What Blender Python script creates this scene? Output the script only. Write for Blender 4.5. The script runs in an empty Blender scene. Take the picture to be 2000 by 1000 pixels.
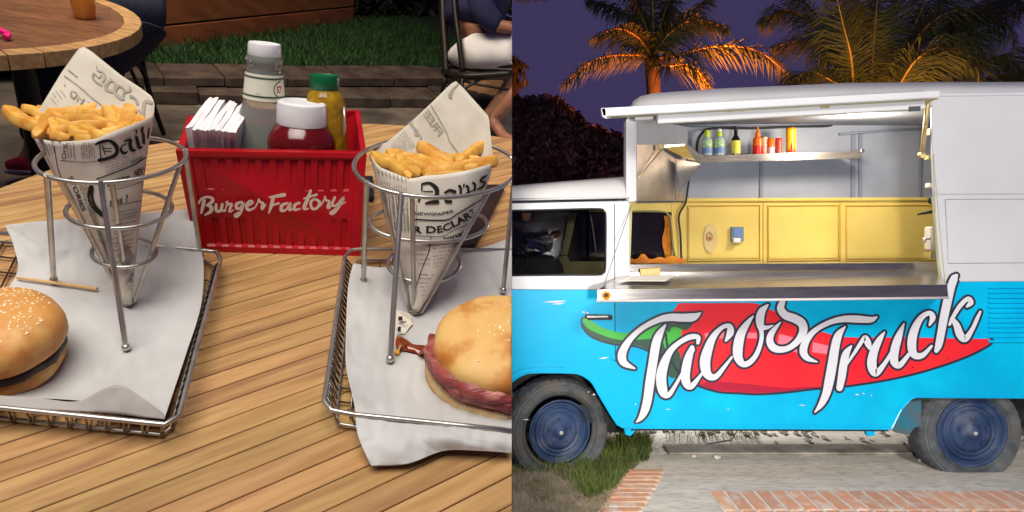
import bpy, bmesh, math, random
import numpy as np
from mathutils import Vector, Matrix, noise
random.seed(7)
scene = bpy.context.scene
col = scene.collection
R = math.radians

# ------------------------------------------------------------------ camera
FPX, CX, CY, EYE = 1200.0, 1000.0, 460.0, 1.55
cd = bpy.data.cameras.new('camera'); cam = bpy.data.objects.new('camera', cd); col.objects.link(cam)
cam.location = (0, 0, EYE); cam.rotation_euler = (R(90), 0, 0)
cd.sensor_width = 36; cd.lens = 36 * FPX / 2000; cd.shift_y = -40 / 2000
cd.clip_start = 0.02; cd.clip_end = 400
scene.camera = cam

# ------------------------------------------------------------------ world
w = bpy.data.worlds.new('World'); scene.world = w; w.use_nodes = True
nt = w.node_tree; nt.nodes.clear()
out = nt.nodes.new('ShaderNodeOutputWorld')
b1 = nt.nodes.new('ShaderNodeBackground'); b2 = nt.nodes.new('ShaderNodeBackground'); ad = nt.nodes.new('ShaderNodeAddShader')
sky = nt.nodes.new('ShaderNodeTexSky'); sky.sky_type = 'NISHITA'; sky.sun_disc = False
sky.sun_elevation = R(-3.5); sky.sun_rotation = R(200)
nt.links.new(sky.outputs[0], b1.inputs[0]); b1.inputs[1].default_value = 0.05
b2.inputs[0].default_value = (0.048, 0.038, 0.108, 1); b2.inputs[1].default_value = 0.92
nt.links.new(b1.outputs[0], ad.inputs[0]); nt.links.new(b2.outputs[0], ad.inputs[1]); nt.links.new(ad.outputs[0], out.inputs[0])

# ------------------------------------------------------------------ view
scene.view_settings.view_transform = 'Standard'; scene.view_settings.look = 'None'
scene.view_settings.exposure = 0; scene.view_settings.gamma = 1
scene.view_settings.use_curve_mapping = False
scene.cycles.max_bounces = 8; scene.cycles.transparent_max_bounces = 12
scene.cycles.caustics_reflective = False; scene.cycles.caustics_refractive = False

# ------------------------------------------------------------------ frames
RT = Matrix(((0.9397599238471741, -0.2925417315410953, 0.17683501021476272),
             (0.3416699351277014, 0.8199383146259882, -0.4593068861208358),
             (-0.010627368467774179, 0.49205741079179355, 0.8704978825501235)))
TT = Vector((-0.139545, 0.306174, -0.411440 + EYE))
RTi = RT.transposed()
NRM = RT @ Vector((0, 0, 1))
def tw(x, y, z=0.0): return RT @ Vector((x, y, z)) + TT           # dining-table frame -> world
def ray(u, v): return Vector(((u - CX) / FPX, 1.0, -(v - CY) / FPX))
def P(u, v, y): return Vector((0, 0, EYE)) + ray(u, v) * y
def tpt(u, v, h=0.0):                                             # same, in table coordinates
    o = RTi @ (Vector((0, 0, EYE)) - TT); d = RTi @ ray(u, v)
    t = (h - o.z) / d.z
    return o + d * t
def tpl(u, v, h=0.0):
    q = tpt(u, v, h); return tw(q.x, q.y, q.z)
def W(u, v, d=0.0): return P(u, v, 4.0 + d)                        # van frame: d metres behind the van's side
def lerp(a, b, t): return a + (b - a) * t
def interp(tab, x):
    if x <= tab[0][0]: return tab[0][1]
    for (x0, y0), (x1, y1) in zip(tab, tab[1:]):
        if x <= x1: return y0 + (y1 - y0) * (x - x0) / (x1 - x0)
    return tab[-1][1]
def catmull(pts, n):
    pts = [Vector(p) for p in pts]
    if len(pts) < 3: return [pts[0].lerp(pts[-1], i / n) for i in range(n + 1)]
    res = []; m = len(pts) - 1
    for i in range(n + 1):
        x = i / n * m; k = min(int(x), m - 1); t = x - k
        p0 = pts[max(k - 1, 0)]; p1 = pts[k]; p2 = pts[k + 1]; p3 = pts[min(k + 2, m)]
        res.append(0.5 * ((2 * p1) + (p2 - p0) * t + (2 * p0 - 5 * p1 + 4 * p2 - p3) * t * t + (3 * p1 - p0 - 3 * p2 + p3) * t ** 3))
    return res

# ------------------------------------------------------------------ lights
def area(name, loc, target, size, power, color, sx=None):
    l = bpy.data.lights.new(name, 'AREA'); l.energy = power; l.color = color; l.size = size
    if sx: l.shape = 'RECTANGLE'; l.size_y = sx
    o = bpy.data.objects.new(name, l); col.objects.link(o); o.location = loc
    o.rotation_euler = (Vector(target) - Vector(loc)).to_track_quat('-Z', 'Y').to_euler()
    return o
def spot(name, loc, target, half, power, color, radius=0.1, blend=0.12):
    l = bpy.data.lights.new(name, 'SPOT'); l.energy = power; l.color = color; l.shadow_soft_size = radius
    l.spot_size = R(half * 2); l.spot_blend = blend
    o = bpy.data.objects.new(name, l); col.objects.link(o); o.location = loc
    o.rotation_euler = (Vector(target) - Vector(loc)).to_track_quat('-Z', 'Y').to_euler()
    return o
def point(name, loc, power, color, radius=0.05):
    l = bpy.data.lights.new(name, 'POINT'); l.energy = power; l.color = color; l.shadow_soft_size = radius
    o = bpy.data.objects.new(name, l); col.objects.link(o); o.location = loc; return o
area('canopy_lamp', tw(-0.60, 0.25, 2.5), tw(-0.1, 0.7, 0), 2.1, 28, (1.0, 0.96, 0.87), 1.8).data.spread = R(90)
area('terrace_lamp', tw(-0.7, 2.6, 2.6), tw(-0.2, 3.7, -0.7), 1.2, 66, (1.0, 0.84, 0.66), 1.2).data.spread = R(110)
spot('camera_flash', (0.60, -0.6, EYE - 0.18), (2.0, 4, 1.15), 25.5, 620, (1.0, 0.97, 0.92), 0.16)
spot('square_lamp', (2.3, -3.0, 5.4), (2.25, 4, 0.9), 21, 1500, (1.0, 0.96, 0.88), 0.7, 0.2)
spot('under_truck_fill', (2.0, 7.4, 0.80), (2.1, 4.5, 0.0), 36, 900, (1.0, 0.95, 0.86), 0.15, 0.4)  # added low fill light, brightens the ground beneath the truck
point('van_bulb', W(1680, 236, 0.50), 58.0, (1.0, 0.86, 0.66), 0.10)
area('street_lamp', (3.1, 9.5, 3.3), (2.4, 10.8, 4.8), 0.4, 360, (1.0, 0.21, 0.03))
area('street_lamp', (4.3, 7.2, 2.75), (5.0, 8.7, 4.3), 0.4, 50, (1.0, 0.38, 0.07))  # added second fill, puts orange light on the large palm

# ------------------------------------------------------------------ materials
def lin(c):
    c = c / 255.0
    return c / 12.92 if c <= 0.04045 else ((c + 0.055) / 1.055) ** 2.4
def rgb(r, g, b): return (lin(r), lin(g), lin(b), 1)
def mat(name, c1, c2=None, scale=8, rough=0.6, metal=0.0, bump=0.0, bscale=None, detail=4, coat=0.0, trans=0.0,
        stretch=None, coord='Object', rand=0.0, spec=0.5, rvar=0.0, c3=None, s3=2.0, sss=0.0, emit=None, estr=0.0, alpha=1.0, ior=1.45, thr=(0.35, 0.65)):
    m = bpy.data.materials.new(name); m.use_nodes = True; t = m.node_tree; n = t.nodes; L = t.links
    b = n['Principled BSDF']
    b.inputs['Base Color'].default_value = c1; b.inputs['Roughness'].default_value = rough
    b.inputs['Metallic'].default_value = metal; b.inputs['Coat Weight'].default_value = coat
    b.inputs['Transmission Weight'].default_value = trans; b.inputs['Specular IOR Level'].default_value = spec
    b.inputs['IOR'].default_value = ior; b.inputs['Alpha'].default_value = alpha
    if coat: b.inputs['Coat Roughness'].default_value = 0.12
    if sss: b.inputs['Subsurface Weight'].default_value = sss; b.inputs['Subsurface Radius'].default_value = (0.01, 0.005, 0.003); b.inputs['Subsurface Scale'].default_value = 1.0
    if emit: b.inputs['Emission Color'].default_value = emit; b.inputs['Emission Strength'].default_value = estr
    tc = n.new('ShaderNodeTexCoord'); mp = n.new('ShaderNodeMapping'); L.new(tc.outputs[coord], mp.inputs[0])
    if stretch: mp.inputs['Scale'].default_value = stretch
    oi = n.new('ShaderNodeObjectInfo')
    if rand:
        cm = n.new('ShaderNodeCombineXYZ'); mu = n.new('ShaderNodeMath'); mu.operation = 'MULTIPLY'; mu.inputs[1].default_value = 37
        L.new(oi.outputs['Random'], mu.inputs[0]); L.new(mu.outputs[0], cm.inputs[0]); L.new(mu.outputs[0], cm.inputs[1]); L.new(mu.outputs[0], cm.inputs[2])
        L.new(cm.outputs[0], mp.inputs['Location'])
    last = None
    if c2:
        no = n.new('ShaderNodeTexNoise'); no.inputs['Scale'].default_value = scale; no.inputs['Detail'].default_value = detail
        L.new(mp.outputs[0], no.inputs[0])
        mr = n.new('ShaderNodeMapRange'); mr.inputs[1].default_value = thr[0]; mr.inputs[2].default_value = thr[1]; L.new(no.outputs[0], mr.inputs[0])
        mx = n.new('ShaderNodeMix'); mx.data_type = 'RGBA'; mx.inputs[6].default_value = c1; mx.inputs[7].default_value = c2
        L.new(mr.outputs[0], mx.inputs[0]); last = mx.outputs[2]
        if c3:
            n3 = n.new('ShaderNodeTexNoise'); n3.inputs['Scale'].default_value = s3; n3.inputs['Detail'].default_value = 3; L.new(mp.outputs[0], n3.inputs[0])
            m3 = n.new('ShaderNodeMapRange'); m3.inputs[1].default_value = 0.5; m3.inputs[2].default_value = 0.68; L.new(n3.outputs[0], m3.inputs[0])
            x3 = n.new('ShaderNodeMix'); x3.data_type = 'RGBA'; x3.inputs[7].default_value = c3; L.new(last, x3.inputs[6]); L.new(m3.outputs[0], x3.inputs[0]); last = x3.outputs[2]
    if rand:
        hs = n.new('ShaderNodeHueSaturation'); r1 = n.new('ShaderNodeMapRange'); r1.inputs[3].default_value = 1 - rand; r1.inputs[4].default_value = 1 + rand
        L.new(oi.outputs['Random'], r1.inputs[0]); L.new(r1.outputs[0], hs.inputs['Value'])
        ml = n.new('ShaderNodeMath'); ml.operation = 'MULTIPLY'; ml.inputs[1].default_value = 7.3; fr = n.new('ShaderNodeMath'); fr.operation = 'FRACT'
        L.new(oi.outputs['Random'], ml.inputs[0]); L.new(ml.outputs[0], fr.inputs[0])
        r2 = n.new('ShaderNodeMapRange'); r2.inputs[3].default_value = 0.5 - rand * 0.05; r2.inputs[4].default_value = 0.5 + rand * 0.04
        L.new(fr.outputs[0], r2.inputs[0]); L.new(r2.outputs[0], hs.inputs['Hue'])
        if last: L.new(last, hs.inputs['Color'])
        else: hs.inputs['Color'].default_value = c1
        last = hs.outputs[0]
    if last: L.new(last, b.inputs['Base Color'])
    if bump:
        nb = n.new('ShaderNodeTexNoise'); nb.inputs['Scale'].default_value = bscale or scale * 3; nb.inputs['Detail'].default_value = 5; L.new(mp.outputs[0], nb.inputs[0])
        bp = n.new('ShaderNodeBump'); bp.inputs['Strength'].default_value = min(1, bump); bp.inputs['Distance'].default_value = 0.01 * bump if bump < 1 else 0.02 * bump
        L.new(nb.outputs[0], bp.inputs['Height']); L.new(bp.outputs[0], b.inputs['Normal'])
        if rvar:
            rr = n.new('ShaderNodeMapRange'); rr.inputs[3].default_value = max(0.02, rough - rvar); rr.inputs[4].default_value = rough + rvar; L.new(nb.outputs[0], rr.inputs[0]); L.new(rr.outputs[0], b.inputs['Roughness'])
    return m
M = {}
M['slat'] = mat('table_wood', rgb(196, 154, 100), rgb(172, 130, 80), 9, 0.5, bump=0.12, bscale=50, stretch=(1, 11, 11), rand=0.13, coat=0.08, c3=rgb(156, 112, 74), s3=5)
M['slat2'] = mat('far_table_wood', rgb(124, 88, 60), rgb(98, 68, 46), 9, 0.35, bump=0.05, bscale=40, stretch=(1, 9, 9), rand=0.12, coat=0.2)
M['rimwood'] = mat('rim_wood', rgb(178, 142, 92), rgb(146, 110, 68), 12, 0.45, bump=0.05, bscale=60, stretch=(1, 6, 6), rand=0.1)
M['underwood'] = mat('under_table_wood', rgb(52, 34, 22), rgb(40, 26, 16), 6, 0.8)
M['steel'] = mat('wire_steel', rgb(206, 202, 194), rgb(176, 170, 162), 40, 0.34, 0.85, bump=0.03, bscale=200)
M['wiredark'] = mat('basket_wire', rgb(176, 168, 154), rgb(128, 118, 104), 60, 0.3, 1.0)
M['paper'] = mat('greaseproof_paper', rgb(204, 202, 199), rgb(192, 189, 186), 16, 0.62, bump=0.1, bscale=20, spec=0.3, sss=0.0)
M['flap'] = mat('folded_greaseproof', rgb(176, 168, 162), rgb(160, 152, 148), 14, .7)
M['news'] = mat('newsprint_paper', rgb(228, 220, 206), rgb(214, 204, 188), 22, 0.8, bump=0.05, bscale=60)
M['newsback'] = mat('newsprint_reverse', rgb(208, 199, 184), rgb(190, 180, 164), 18, 0.85, bump=0.06, bscale=40)
M['ink'] = mat('black_ink', rgb(20, 17, 16), rgb(30, 26, 24), 80, 0.8)
M['inksmall'] = mat('grey_ink', rgb(112, 100, 88), rgb(140, 128, 112), 160, 0.9)
M['ghost'] = mat('show_through_ink', rgb(148, 141, 130), rgb(170, 160, 146), 60, 0.9)
M['fry'] = mat('fried_potato', rgb(230, 182, 88), rgb(212, 150, 56), 60, 0.55, bump=0.16, bscale=140, rand=0.08, sss=0.06, c3=rgb(206, 138, 48), s3=40)
M['red'] = mat('red_plastic', rgb(180, 12, 26), rgb(164, 9, 22), 12, 0.42, bump=0.01, bscale=120)
M['cream'] = mat('cream_lettering', rgb(232, 218, 204), None, rough=0.6)
M['capwhite'] = mat('white_cap_plastic', rgb(238, 236, 236), rgb(226, 224, 226), 30, 0.38)
M['clearglass'] = mat('cloudy_bottle_plastic', rgb(204, 208, 198), rgb(190, 192, 182), 18, 0.10, trans=0.72, coat=0.5, ior=1.3)
M['relish'] = mat('relish', rgb(54, 60, 34), rgb(82, 84, 52), 60, 0.6, bump=0.3, bscale=90)
M['ketchup'] = mat('ketchup_bottle_plastic', rgb(104, 16, 16), rgb(82, 8, 10), 12, 0.14, coat=0.5)
M['mustard'] = mat('mustard_glass', rgb(186, 140, 26), rgb(128, 98, 28), 70, 0.16, coat=0.4, bump=0.1, bscale=60)
M['greencap'] = mat('green_cap_plastic', rgb(10, 104, 60), rgb(8, 88, 48), 20, 0.32)
M['label'] = mat('bottle_label', rgb(224, 220, 200), None, rough=0.6)
M['labelgreen'] = mat('label_green_print', rgb(56, 78, 52), None, rough=0.6)
M['labelred'] = mat('label_red_print', rgb(178, 60, 50), None, rough=0.6)
M['napkin'] = mat('napkin_paper', rgb(236, 234, 236), rgb(222, 218, 220), 30, 0.85, bump=0.12, bscale=50, rand=0.04)
M['bun'] = mat('toasted_bun', rgb(222, 160, 88), rgb(204, 132, 60), 22, 0.55, bump=0.25, bscale=60, c3=rgb(232, 184, 112), s3=26, sss=0.02)
M['bun2'] = mat('pale_bun', rgb(232, 188, 116), rgb(222, 164, 88), 20, 0.6, bump=0.3, bscale=70, c3=rgb(188, 112, 44), s3=20, sss=0.02)
M['crumb'] = mat('bread_crumb', rgb(224, 196, 146), rgb(200, 160, 104), 50, 0.8, bump=0.3, bscale=80)
M['seed'] = mat('sesame_seed', rgb(252, 232, 186), None, rough=0.5, rand=0.08)
M['patty'] = mat('grilled_patty', rgb(62, 44, 36), rgb(40, 26, 22), 60, 0.55, bump=0.5, bscale=90)
M['bacon'] = mat('bacon', rgb(168, 84, 78), rgb(128, 48, 46), 30, 0.42, bump=0.5, bscale=70, coat=0.1, c3=rgb(196, 124, 112), s3=34, stretch=(1, 1, 3))
M['cheese'] = mat('cheese', rgb(240, 178, 40), None, rough=0.4, sss=0.1)
M['sauce'] = mat('brown_sauce', rgb(150, 66, 14), rgb(108, 34, 14), 40, 0.14, coat=0.6)
M['pick'] = mat('birch_pick', rgb(228, 190, 134), rgb(206, 160, 102), 60, 0.6, stretch=(1, 8, 8))
M['leather'] = mat('dark_leather', rgb(52, 30, 24), rgb(36, 20, 16), 30, 0.6, bump=0.1)
M['iron'] = mat('black_iron', rgb(24, 21, 20), rgb(36, 30, 26), 20, 0.45, 0.3, bump=0.1)
M['jeans'] = mat('dark_denim', rgb(22, 26, 44), rgb(32, 38, 60), 40, 0.9, bump=0.2)
M['navy'] = mat('navy_cotton', rgb(26, 30, 62), rgb(36, 40, 78), 8, 0.9, bump=0.25, bscale=14)
M['shorts'] = mat('white_cotton', rgb(226, 222, 220), rgb(206, 202, 200), 10, 0.9, bump=0.35, bscale=12)
M['skin'] = mat('tanned_skin', rgb(152, 104, 80), rgb(128, 84, 64), 12, 0.5, sss=0.05)
M['shoe'] = mat('red_shoe_canvas', rgb(176, 20, 52), rgb(150, 12, 40), 30, 0.7)
M['rubber_white'] = mat('white_rubber', rgb(200, 190, 190), None, rough=0.6)
M['pink'] = mat('pink_plastic', rgb(220, 24, 120), None, rough=0.4)
M['beer'] = mat('beer', rgb(214, 130, 30), rgb(226, 150, 50), 10, 0.1, coat=0.6)
M['foam'] = mat('beer_foam', rgb(240, 230, 210), None, rough=0.8)
M['paveL'] = mat('terrace_stone', rgb(112, 102, 90), rgb(72, 66, 58), 5, 0.8, bump=0.5, bscale=22, c3=rgb(52, 46, 40), s3=2.2)
M['stoneL'] = mat('kerb_stone', rgb(78, 66, 56), rgb(48, 38, 32), 9, 0.85, bump=0.6, bscale=18, rand=0.25)
M['lawn'] = mat('lawn_soil', rgb(26, 44, 20), rgb(18, 30, 14), 9, 0.95)
M['blade'] = mat('lawn_blade', rgb(44, 84, 34), rgb(30, 60, 24), 3, 0.7, coord='Object')
M['board'] = mat('brown_board', rgb(128, 76, 42), rgb(102, 58, 32), 4, 0.6, bump=0.2, bscale=14, stretch=(1, 1, 5), rand=0.08)
M['darkleaf'] = mat('dark_hedge_leaf', rgb(20, 26, 16), rgb(12, 14, 10), 3, 0.7)
M['crate'] = mat('pallet_wood', rgb(178, 132, 84), rgb(150, 104, 60), 8, 0.7, stretch=(1, 6, 6), rand=0.1)
# right-hand place
M['cyan'] = mat('turquoise_paint', rgb(0, 180, 228), rgb(0, 168, 218), 1.3, 0.42, coat=0.06, spec=.25, bump=0.015, bscale=5, c3=rgb(0, 188, 232), s3=3)
M['white'] = mat('white_paint', rgb(208, 208, 212), rgb(196, 196, 200), 1.2, 0.34, coat=0.25, bump=0.012, bscale=4)
M['seam'] = mat('seam_shadow_rubber', rgb(70, 76, 84), None, rough=0.8)
M['cyanseam'] = mat('door_gap_rubber', rgb(12, 70, 92), None, rough=0.8)
M['gasket'] = mat('black_rubber', rgb(22, 22, 26), rgb(34, 32, 36), 20, 0.6)
M['tyre'] = mat('tyre_rubber', rgb(92, 96, 100), rgb(66, 70, 74), 14, 0.8, bump=0.3, bscale=40, c3=rgb(92, 88, 82), s3=6)
M['hub'] = mat('blue_wheel_paint', rgb(44, 68, 106), rgb(32, 50, 84), 9, 0.6, bump=0.15, bscale=30, c3=rgb(84, 92, 112), s3=7)
M['interior'] = mat('grey_interior_panel', rgb(158, 164, 180), rgb(146, 152, 168), 3, 0.55, bump=0.02)
M['greyrib'] = mat('grey_interior_rib', rgb(128, 134, 152), None, rough=0.55)
M['yellow'] = mat('yellow_interior_paint', rgb(240, 212, 118), rgb(232, 200, 102), 2.4, 0.45, bump=0.02, c3=rgb(234, 204, 108), s3=5)
M['yellowrib'] = mat('yellow_interior_groove', rgb(196, 160, 72), None, rough=0.5)
M['khaki'] = mat('khaki_cab_paint', rgb(176, 172, 116), rgb(158, 152, 100), 6, 0.5)
M['sheet'] = mat('brushed_steel', rgb(204, 200, 196), rgb(178, 172, 168), 5, 0.22, 0.95, bump=0.05, bscale=60, stretch=(1, 14, 14))
M['sheetv'] = mat('worn_steel', rgb(186, 176, 168), rgb(160, 148, 138), 4, 0.38, 0.9, bump=0.05, bscale=40)
M['darkglass'] = mat('dark_window_glass', rgb(34, 26, 34), rgb(22, 16, 22), 5, 0.08, coat=0.6)
M['amber'] = mat('amber_lens', rgb(240, 140, 10), None, rough=0.2, coat=0.5)
M['brass'] = mat('brass_strut', rgb(206, 186, 140), rgb(180, 158, 110), 30, 0.4, 0.4)
M['cable'] = mat('black_cable', rgb(30, 32, 38), None, rough=0.6)
M['letter'] = mat('letter_silver', rgb(216, 216, 224), None, rough=0.4, coat=0.2)
M['outline'] = mat('letter_outline', rgb(44, 46, 64), None, rough=0.4, coat=0.2)
M['chili'] = mat('chili_red', rgb(228, 34, 50), rgb(236, 46, 52), 3, 0.35, coat=0.2)
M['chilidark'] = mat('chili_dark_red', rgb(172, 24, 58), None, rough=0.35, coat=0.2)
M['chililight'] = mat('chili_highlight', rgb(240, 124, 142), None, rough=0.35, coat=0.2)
M['green'] = mat('chili_green', rgb(70, 180, 66), rgb(60, 170, 60), 4, 0.35, coat=0.2)
M['greendark'] = mat('chili_dark_green', rgb(52, 84, 66), None, rough=0.35, coat=0.2)
M['pave'] = mat('pavement_concrete', rgb(210, 203, 193), rgb(190, 183, 173), 8, 0.85, bump=0.25, bscale=60, c3=rgb(172, 166, 158), s3=26, stretch=(.5, 1.6, 1))
M['brick'] = mat('paving_brick', rgb(208, 150, 118), rgb(198, 158, 134), 12, 0.85, bump=0.3, bscale=40, rand=0.1, c3=rgb(208, 192, 178), s3=11)
M['mortar'] = mat('pale_mortar', rgb(214, 206, 196), rgb(196, 188, 180), 14, 0.9, bump=0.3)
M['dirt'] = mat('dry_dirt', rgb(172, 158, 138), rgb(136, 118, 92), 7, 0.95, bump=0.5, bscale=40, c3=rgb(104, 100, 66), s3=6)
M['kerbR'] = mat('worn_kerb', rgb(186, 178, 168), rgb(140, 132, 122), 6, 0.9, bump=0.4, bscale=30)
M['rubble'] = mat('white_rubble', rgb(226, 220, 212), rgb(176, 168, 160), 22, 0.9, bump=0.6, bscale=30)
M['grassR'] = mat('verge_grass', rgb(104, 120, 52), rgb(72, 84, 38), 3, 0.75)
M['frond'] = mat('palm_leaflet', rgb(84, 92, 40), rgb(60, 66, 30), 2, 0.7, rand=0.15)
M['rachis'] = mat('palm_rachis', rgb(214, 170, 70), rgb(180, 140, 60), 6, 0.6)
M['trunk'] = mat('palm_trunk', rgb(52, 44, 40), rgb(38, 32, 30), 9, 0.9, bump=0.4)
M['bushleaf'] = mat('night_bush_leaf', rgb(54, 8, 26), rgb(30, 6, 16), 3, 0.7)
M['bottleclear'] = mat('bottle_clear', rgb(176, 196, 190), None, rough=0.15, coat=0.4)
M['limecap'] = mat('lime_cap', rgb(190, 214, 40), None, rough=0.4)
M['labelmint'] = mat('label_mint', rgb(206, 226, 190), rgb(120, 170, 90), 60, 0.5)
M['labelblue'] = mat('label_blue', rgb(110, 140, 196), None, rough=0.5)
M['darkbottle'] = mat('dark_bottle', rgb(26, 16, 26), None, rough=0.15, coat=0.4)
M['labelyellow'] = mat('label_yellow', rgb(224, 210, 60), rgb(236, 220, 110), 50, 0.5)
M['orange'] = mat('orange_plastic', rgb(240, 110, 20), None, rough=0.35)
M['hotred'] = mat('hot_red', rgb(222, 20, 16), None, rough=0.35)
M['canred'] = mat('can_red', rgb(150, 30, 30), rgb(200, 90, 60), 50, 0.4)
M['canyellow'] = mat('can_yellow', rgb(244, 170, 20), rgb(248, 190, 40), 20, 0.4)
M['palegrey'] = mat('pale_label', rgb(214, 204, 204), None, rough=0.5)
M['plasticwhite'] = mat('white_plastic', rgb(232, 230, 224), None, rough=0.4)
M['pinkish'] = mat('faded_print', rgb(214, 150, 120), rgb(236, 220, 200), 40, 0.6)
M['socketgrey'] = mat('socket_grey', rgb(120, 138, 160), None, rough=0.4)
M['carton'] = mat('cream_carton', rgb(226, 200, 140), rgb(214, 184, 120), 8, 0.6)
M['silverbag'] = mat('crumpled_foil', rgb(150, 156, 160), rgb(90, 92, 96), 30, 0.3, 0.5, bump=0.8, bscale=40)

# ------------------------------------------------------------------ builders
class MB:
    def __init__(s): s.v = []; s.f = []
    def add(s, vs, fs):
        o = len(s.v); s.v += [Vector(p) for p in vs]; s.f += [tuple(i + o for i in f) for f in fs]; return s
    def grid(s, rows, closed=False):
        n = len(rows[0]); vs = [p for r in rows for p in r]; fs = []
        for i in range(len(rows) - 1):
            for j in range(n if closed else n - 1):
                k = (j + 1) % n; fs.append((i * n + j, i * n + k, (i + 1) * n + k, (i + 1) * n + j))
        return s.add(vs, fs)
    def poly(s, pts): return s.add(pts, [tuple(range(len(pts)))])
    def prism(s, pts, off):
        n = len(pts); a = [Vector(p) for p in pts]; b = [p + off for p in a]
        fs = [tuple(range(n)), tuple(range(2 * n - 1, n - 1, -1))] + [(i, i + n, (i + 1) % n + n, (i + 1) % n) for i in range(n)]
        return s.add(a + b, fs)
    def box(s, c, sx, sy, sz, rot=None):
        c = Vector(c); vs = []
        for x in (-1, 1):
            for y in (-1, 1):
                for z in (-1, 1):
                    p = Vector((x * sx / 2, y * sy / 2, z * sz / 2)); vs.append(c + (rot @ p if rot else p))
        return s.add(vs, [(0, 1, 3, 2), (4, 6, 7, 5), (0, 4, 5, 1), (2, 3, 7, 6), (0, 2, 6, 4), (1, 5, 7, 3)])
    def hexa(s, a, b):                       # a, b: matching quads, front and back
        return s.add(list(a) + list(b), [(0, 1, 2, 3), (7, 6, 5, 4), (0, 4, 5, 1), (1, 5, 6, 2), (2, 6, 7, 3), (3, 7, 4, 0)])
    def tube(s, pts, r, seg=8, closed=False, flat=1.0, power=2.0, caps=True):
        pts = [Vector(p) for p in pts]; n = len(pts)
        rs = r if isinstance(r, (list, tuple)) else [r] * n
        t0 = (pts[1] - pts[0]).normalized(); up = Vector((0, 0, 1)) if abs(t0.z) < 0.9 else Vector((1, 0, 0))
        x = t0.cross(up).normalized(); rows = []
        for i in range(n):
            a = pts[(i - 1) % n] if (closed or i > 0) else pts[i]; b = pts[(i + 1) % n] if (closed or i < n - 1) else pts[i]
            t = (b - a).normalized(); x = (x - t * x.dot(t)).normalized(); y = t.cross(x)
            ring = []
            for k in range(seg):
                an = 2 * math.pi * k / seg; c, q = math.cos(an), math.sin(an)
                if power != 2: c = math.copysign(abs(c) ** (2 / power), c); q = math.copysign(abs(q) ** (2 / power), q)
                ring.append(pts[i] + x * c * rs[i] + y * q * rs[i] * flat)
            rows.append(ring)
        if closed: rows.append(rows[0])
        s.grid(rows, True)
        if not closed and caps:
            s.poly(rows[0][::-1]); s.poly(rows[-1])
        return s
    def lathe(s, prof, o, ax, seg=28, capb=True, capt=True):   # prof: (height along axis, radius)
        o = Vector(o); ax = Vector(ax).normalized(); up = Vector((1, 0, 0)); x = (up - ax * up.dot(ax)).normalized(); y = ax.cross(x)
        rows = [[o + ax * h + (x * math.cos(2 * math.pi * k / seg) + y * math.sin(2 * math.pi * k / seg)) * r for k in range(seg)] for h, r in prof]
        s.grid(rows, True)
        if capb: s.poly(rows[0][::-1])
        if capt: s.poly(rows[-1])
        return s
    def blob(s, c, rx, ry, rz, seg=14, rings=8, rot=None, rough=0.0, seed=0):
        c = Vector(c); rows = []
        for i in range(rings + 1):
            th = math.pi * i / rings; row = []
            for k in range(seg):
                a = 2 * math.pi * k / seg; p = Vector((math.sin(th) * math.cos(a), math.sin(th) * math.sin(a), math.cos(th)))
                if rough: p *= 1 + rough * noise.noise(p * 1.7 + Vector((seed, seed, 0)))
                p = Vector((p.x * rx, p.y * ry, p.z * rz)); row.append(c + (rot @ p if rot else p))
            rows.append(row)
        return s.grid(rows, True)
SIDE = 0     # -1 while the left-hand place is built, +1 for the right-hand place
EPS = 0.0004
def put(name, mb, m, parent=None, smooth=False, bevel=0.0, fix=True, bseg=2, base=None):
    me = bpy.data.meshes.new(name); bm = bmesh.new()
    for p in mb.v: bm.verts.new(p)
    bm.verts.ensure_lookup_table()
    for f in mb.f:
        q = []
        for i in f:
            if i not in q: q.append(i)
        if len(q) > 2:
            try: bm.faces.new([bm.verts[i] for i in q])
            except ValueError: pass
    if fix:
        bmesh.ops.remove_doubles(bm, verts=bm.verts, dist=1e-6)
        bmesh.ops.recalc_face_normals(bm, faces=bm.faces)
    if bevel:
        es = [e for e in bm.edges if len(e.link_faces) == 2 and e.calc_face_angle(0) > 0.6]
        bmesh.ops.bevel(bm, geom=es, offset=bevel, segments=bseg, affect='EDGES', clamp_overlap=True)
    if SIDE and bm.verts and (max(v.co.x * -SIDE for v in bm.verts) > -EPS):
        if min(v.co.x * -SIDE for v in bm.verts) > -EPS: bm.free(); return None
        g = list(bm.verts) + list(bm.edges) + list(bm.faces)
        r = bmesh.ops.bisect_plane(bm, geom=g, plane_co=(SIDE * EPS, 0, 0), plane_no=(-SIDE, 0, 0), clear_outer=True)
        ce = [e for e in r['geom_cut'] if isinstance(e, bmesh.types.BMEdge) and len(e.link_faces) == 1]
        if ce and fix:
            try: bmesh.ops.holes_fill(bm, edges=ce, sides=0)
            except Exception: pass
    if not bm.faces: bm.free(); return None
    loc = Vector((0, 0, 0))
    if parent is None:
        xs = [v.co for v in bm.verts]
        loc = Vector(base) if base is not None else Vector((sum(p.x for p in xs) / len(xs), sum(p.y for p in xs) / len(xs), min(p.z for p in xs)))
        bmesh.ops.translate(bm, verts=bm.verts, vec=-loc)
    else:
        o0 = parent
        pl = Vector((0, 0, 0))
        while o0: pl += o0.location; o0 = o0.parent
        bmesh.ops.translate(bm, verts=bm.verts, vec=-pl)
    bm.to_mesh(me); bm.free()
    if smooth:
        me.polygons.foreach_set('use_smooth', [True] * len(me.polygons))
        if smooth != 'all':
            try: me.set_sharp_from_angle(angle=R(40))
            except Exception: pass
    me.materials.append(m if not isinstance(m, str) else M[m])
    o = bpy.data.objects.new(name, me); col.objects.link(o)
    if parent: o.parent = parent
    else: o.location = loc
    return o
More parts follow.
